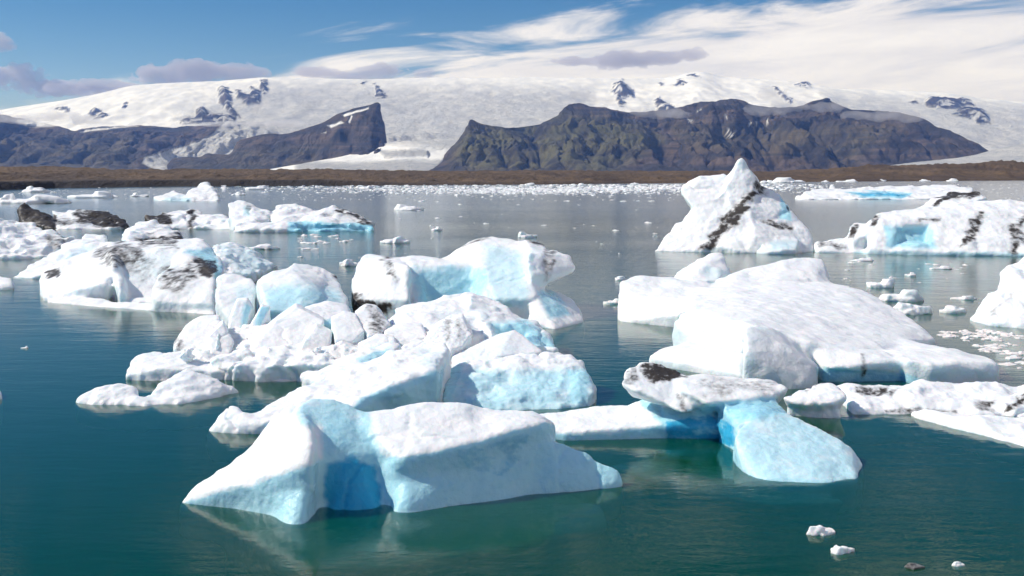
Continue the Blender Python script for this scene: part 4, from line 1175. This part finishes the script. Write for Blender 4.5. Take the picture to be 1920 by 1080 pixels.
# angular shards packed between the larger ones
def shard_mesh(seed):
    rs = np.random.RandomState(seed)
    sx, sy, sz = rs.uniform(0.5, 1.0), rs.uniform(0.25, 0.6), rs.uniform(0.7, 1.2)
    p = np.clip(rs.normal(0, 0.6, (11, 3)), -1, 1) * [sx, sy, sz]
    pl = hull_planes([tuple(x) for x in p])
    h = 0.055
    lo, hi = p.min(0) - 0.2, p.max(0) + 0.2
    dims = np.ceil((hi - lo) / h).astype(int) + 1
    X, Y, Z = np.meshgrid(*[lo[i] + np.arange(dims[i]) * h for i in range(3)], indexing='ij')
    f = np.full(dims, -9.0)
    for n0, n1, n2, d in pl:
        f = np.maximum(f, n0 * X + n1 * Y + n2 * Z - d)
    f = f + (0.05 * fbm(np.stack([X, Y, Z], -1).reshape(-1, 3) / 0.5, 3, seed)).reshape(dims)
    v, q = surface_nets(f.astype(np.float32), lo, h)
    return mesh_from('ice_shard', v, q, ICE, {'blue': np.full(len(v), rs.choice([0.02, 0.06, 0.12, 0.2])), 'dirt': np.zeros(len(v))})


sm = [shard_mesh(300 + i) for i in range(12)]
for i in range(18):
    px = rg.uniform(360, 800)
    b = rg.uniform(655, 700)
    x, y, _ = P(px, b, b)
    o = link('ice_shard', sm[i % 12], 'small angular ice shard jammed between the larger shards', 'ice block', 'small shards jammed in the heap')
    s = rg.uniform(0.5, 1.15)
    o.location = (x, y, rg.uniform(0.45, 0.95))
    o.scale = (s, s, s)
    o.rotation_euler = (rg.uniform(-.6, .6), rg.uniform(-.7, .7), rg.uniform(0, 6.28))

# brash ice: flat broken pieces
bm_near = [floe_mesh('brash_ice', 1.0, 0.15, 0.8, 120 + i, 2, ICE_MID) for i in range(8)]
bm_far = [floe_mesh('brash_ice', 1.0, 0.18, 0.9, 140 + i, 2, ICE_FAR) for i in range(8)]
rb = random.Random(5)


def brash(px, row, wpx, label, group, far=False):
    Y = row_y(row)
    s = wpx * Y / F
    src = bm_far if far else bm_near
    o = link('brash_ice', src[rb.randrange(8)], label, 'ice chunk', group)
    o.location = P(px, row, row)[:2] + (0.0,)
    o.scale = (s, s * rb.uniform(0.7, 1.3), s * rb.uniform(0.5, 1.1))
    o.rotation_euler = (0, 0, rb.uniform(0, 6.28))


for i in range(75):
    px = rb.uniform(1765, 1925)
    row = rb.uniform(620, 712)
    if row < 640 and px < 1790: continue
    if px < 1880 and row > 672 - (1880 - px) * 0.28: row = rb.uniform(618, 640)
    brash(px, row, rb.uniform(10, 46) * (0.5 + 0.5 * (row - 600) / 100), 'flat broken brash ice packed between slab and cone-shaped berg', 'brash ice between slab and cone-shaped berg')
for i in range(60):
    px, row = rb.uniform(560, 1260), 375 + 110 * rb.random() ** 1.5
    if 860 < px < 1090 and row > 430: continue
    if px < 720 and row < 440: continue
    brash(px, row, rb.uniform(3, 15), 'small white bit of drift ice scattered on open mid lagoon', 'drift ice on the mid lagoon')
for i in range(18):
    brash(rb.uniform(560, 660), rb.uniform(440, 470), rb.uniform(6, 28), 'thin pale ice plate drifting below the dark-tipped berg', 'plates below the dark-tipped berg')
for i in range(22):
    px, row = rb.uniform(1560, 1815), rb.uniform(490, 545)
    brash(px, row, rb.uniform(4, 18), 'small ice bit in the still water beyond the slab', 'ice bits beyond the slab')


def belt(px):
    return 352 + 5 * math.exp(-((px - 950) / 220) ** 2) + rb.gauss(0, 4.2)


for i in range(130):
    px = min(max(rb.gauss(1040, 220), 560), 1500)
    brash(px, max(347.5, belt(px)), rb.uniform(5, 16), 'tiny white piece in the far belt of brash ice', 'far belt of brash ice', True)
# the remainder of the belt, too many and too small to count
vs_, qs_, n0 = [], [], 0
src = []
for m in bm_far[:4]:
    c = np.empty(len(m.vertices) * 3, np.float32)
    m.vertices.foreach_get('co', c)
    q = np.empty(len(m.polygons) * 4, np.int32)
    m.polygons.foreach_get('vertices', q)
    src.append((c.reshape(-1, 3), q.reshape(-1, 4)))
lowp = []
for c, q in src:          # cheap stand-ins of the same pieces: hulls of a few points
    idx = np.random.RandomState(1).choice(len(c), 26, replace=False)
    bm = bmesh.new()
    for p in c[idx]: bm.verts.new(p)
    r_ = bmesh.ops.convex_hull(bm, input=bm.verts)
    bmesh.ops.delete(bm, geom=[g for g in bm.verts if not g.link_faces], context='VERTS')
    bm.verts.index_update()
    lowp.append((np.array([v.co[:] for v in bm.verts]), np.array([[v.index for v in f.verts] for f in bm.faces if len(f.verts) == 3])))
    bm.free()
for i in range(4200):
    if i < 3600:
        px = min(max(rb.gauss(1040, 260), 420), 1560); row = max(347, belt(px))
        w = rb.uniform(2, 11)
    else:
        px = rb.uniform(0, 1920); row = rb.uniform(344 if px > 1400 else 352, 376)
        w = rb.uniform(1.5, 5)
    Y = row_y(row); s = w * Y / F
    c, q = lowp[i % 4]
    t = rb.uniform(0, 6.28)
    R = np.array([[math.cos(t), -math.sin(t), 0], [math.sin(t), math.cos(t), 0], [0, 0, 1]])
    vs_.append((c * [s, s, s * 1.3]) @ R.T + np.array(P(px, row, row)))
    qs_.append(q + n0)
    n0 += len(c)
V = np.concatenate(vs_)
me = mesh_from('brash_ice_field', V, np.concatenate(qs_), ICE_FAR, {'blue': np.zeros(len(V)), 'dirt': np.zeros(len(V))}, tris=True, smooth=False)
link('brash_ice_field', me, 'far scatter of tiny white brash ice on the lagoon', 'brash ice', kind='stuff')

# ------------------------------------------------------------------ low clouds and haze
def cloud_mat(name, dens, col=(0.93, 0.92, 0.95)):
    m, N = new_mat(name)
    v = N.n('ShaderNodeVolumePrincipled')
    v.inputs['Color'].default_value = (*col, 1)
    v.inputs['Density'].default_value = dens
    v.inputs['Anisotropy'].default_value = 0.2
    out(N, None, v.outputs[0])
    return m


CLOUD = cloud_mat('cloud_vapour', 0.0028, (0.68, 0.66, 0.72))
MIST = cloud_mat('mist_vapour', 0.0045)


def cloud(label, blobs, Y, mat, group=None, name='cloud', thick=0.5, seed=1, cat='cloud'):
    """blobs: (px, py, half width, half height) in photo pixels at distance Y, joined and billowed"""
    s = Y / F
    B = [(*PD(px, py, Y), a * s, b * s) for px, py, a, b in blobs]
    A = np.array(B)
    lo = np.array([(A[:, 0] - A[:, 3]).min(), Y - (A[:, 3] * thick).max(), (A[:, 2] - A[:, 4]).min()]) - 60
    hi = np.array([(A[:, 0] + A[:, 3]).max(), Y + (A[:, 3] * thick).max(), (A[:, 2] + A[:, 4]).max()]) + 60
    h = max((hi - lo).max() / 130, 12)
    dims = np.ceil((hi - lo) / h).astype(int) + 1
    X, YY, Z = np.meshgrid(*[lo[i] + np.arange(dims[i]) * h for i in range(3)], indexing='ij')
    f = np.full(dims, 9.0)
    for x, y, z, a, b in B:
        g = np.sqrt(((X - x) / a) ** 2 + ((YY - y) / (a * thick)) ** 2 + ((Z - z) / b) ** 2) - 1
        hh = np.clip(0.5 + 0.5 * (g - f) / 0.35, 0, 1)
        f = g * (1 - hh) + f * hh - 0.35 * hh * (1 - hh)
    pts = np.stack([X, YY, Z * 1.6], -1).reshape(-1, 3)
    f = f + ((0.75 if mat is CLOUD else 1.1) * fbm(pts / (420.0 if mat is CLOUD else 190.0), 5, seed, 0.6)).reshape(dims) + 0.12
    f[0], f[-1], f[:, 0], f[:, -1], f[:, :, 0], f[:, :, -1] = 1, 1, 1, 1, 1, 1
    v, q = surface_nets(f.astype(np.float32), lo, h)
    me = mesh_from(name, v, q, mat)
    return link(name, me, label, cat, group)


FARC = 30000.0
cloud('broad mauve-grey cloud lying over the left ice cap', [(300, 140, 60, 22), (370, 135, 75, 24), (440, 138, 60, 20), (480, 135, 30, 12)], FARC, CLOUD, seed=1)
cloud('flat grey cloud above the ice with a ragged double hump', [(590, 135, 45, 11), (650, 142, 50, 9), (715, 133, 50, 14)], FARC, CLOUD, seed=2)
cloud('small grey cloud puff right of the double-humped cloud', [(795, 138, 24, 11)], FARC, CLOUD, seed=3)
cloud('long dark grey cloud rising to its thick end above the peak', [(1080, 115, 50, 10), (1160, 112, 65, 17), (1240, 108, 60, 15), (1300, 104, 32, 15)], FARC, CLOUD, seed=4)
cloud('pinkish cumulus cloud low over the left edge of the ice cap', [(-20, 140, 60, 24), (40, 142, 42, 24), (90, 165, 70, 18), (160, 168, 60, 14)], FARC, CLOUD, seed=5)
cloud('small cumulus cloud higher in the blue at the left', [(-5, 80, 34, 20)], FARC, CLOUD, seed=6)
cloud('thin mauve wisp trailing below the left cumulus', [(180, 160, 60, 12), (240, 165, 50, 10)], FARC, CLOUD, seed=7)
cloud('mist bank clinging under the dark pyramid peak', [(1110, 186, 34, 13), (1145, 188, 22, 14), (1085, 178, 25, 8)], 10800, MIST, name='mist', seed=8, cat='mist', thick=0.3)
cloud('mist curling along the saddle right of the pyramid peak', [(1200, 208, 42, 9), (1255, 213, 48, 9), (1232, 197, 22, 9)], 10900, MIST, name='mist', seed=9, cat='mist', thick=0.3)
cloud('mist bank spilling over the ridge by the snow streaks', [(1420, 205, 40, 12), (1475, 200, 45, 14), (1450, 180, 30, 16), (1540, 203, 40, 11)], 10900, MIST, name='mist', seed=10, cat='mist', thick=0.3)
cloud('mist flowing over the broad dark summit on the right', [(1600, 215, 45, 9), (1660, 217, 50, 11), (1700, 222, 38, 9), (1655, 207, 26, 9)], 10300, MIST, name='mist', seed=11, cat='mist', thick=0.3)
cloud('pale mist over the snowy shoulder at the left', [(40, 222, 60, 9), (110, 218, 50, 10), (160, 226, 40, 8)], 13200, MIST, name='mist', seed=12, cat='mist', thick=0.3)
cloud('thin mist strip over the glacier between left and middle mountains', [(400, 233, 45, 4), (470, 232, 50, 6), (545, 232, 40, 7)], 12400, MIST, name='mist', seed=13, cat='mist', thick=0.3)

hz, N = new_mat('haze_air')
v = N.n('ShaderNodeVolumePrincipled')
v.inputs['Color'].default_value = (0.17, 0.38, 1.0, 1)
v.inputs['Absorption Color'].default_value = (1, 1, 1, 1)      # clear air: it scatters, mostly blue, and absorbs nothing
v.inputs['Density'].default_value = 2.1e-5
v.inputs['Anisotropy'].default_value = 0.1
out(N, None, v.outputs[0])
link('haze', box_mesh('haze', (-26000, -3000, -8), (26000, 28500, 2600), hz), kind='stuff', label='pale blue haze filling the air over the lagoon', cat='haze')
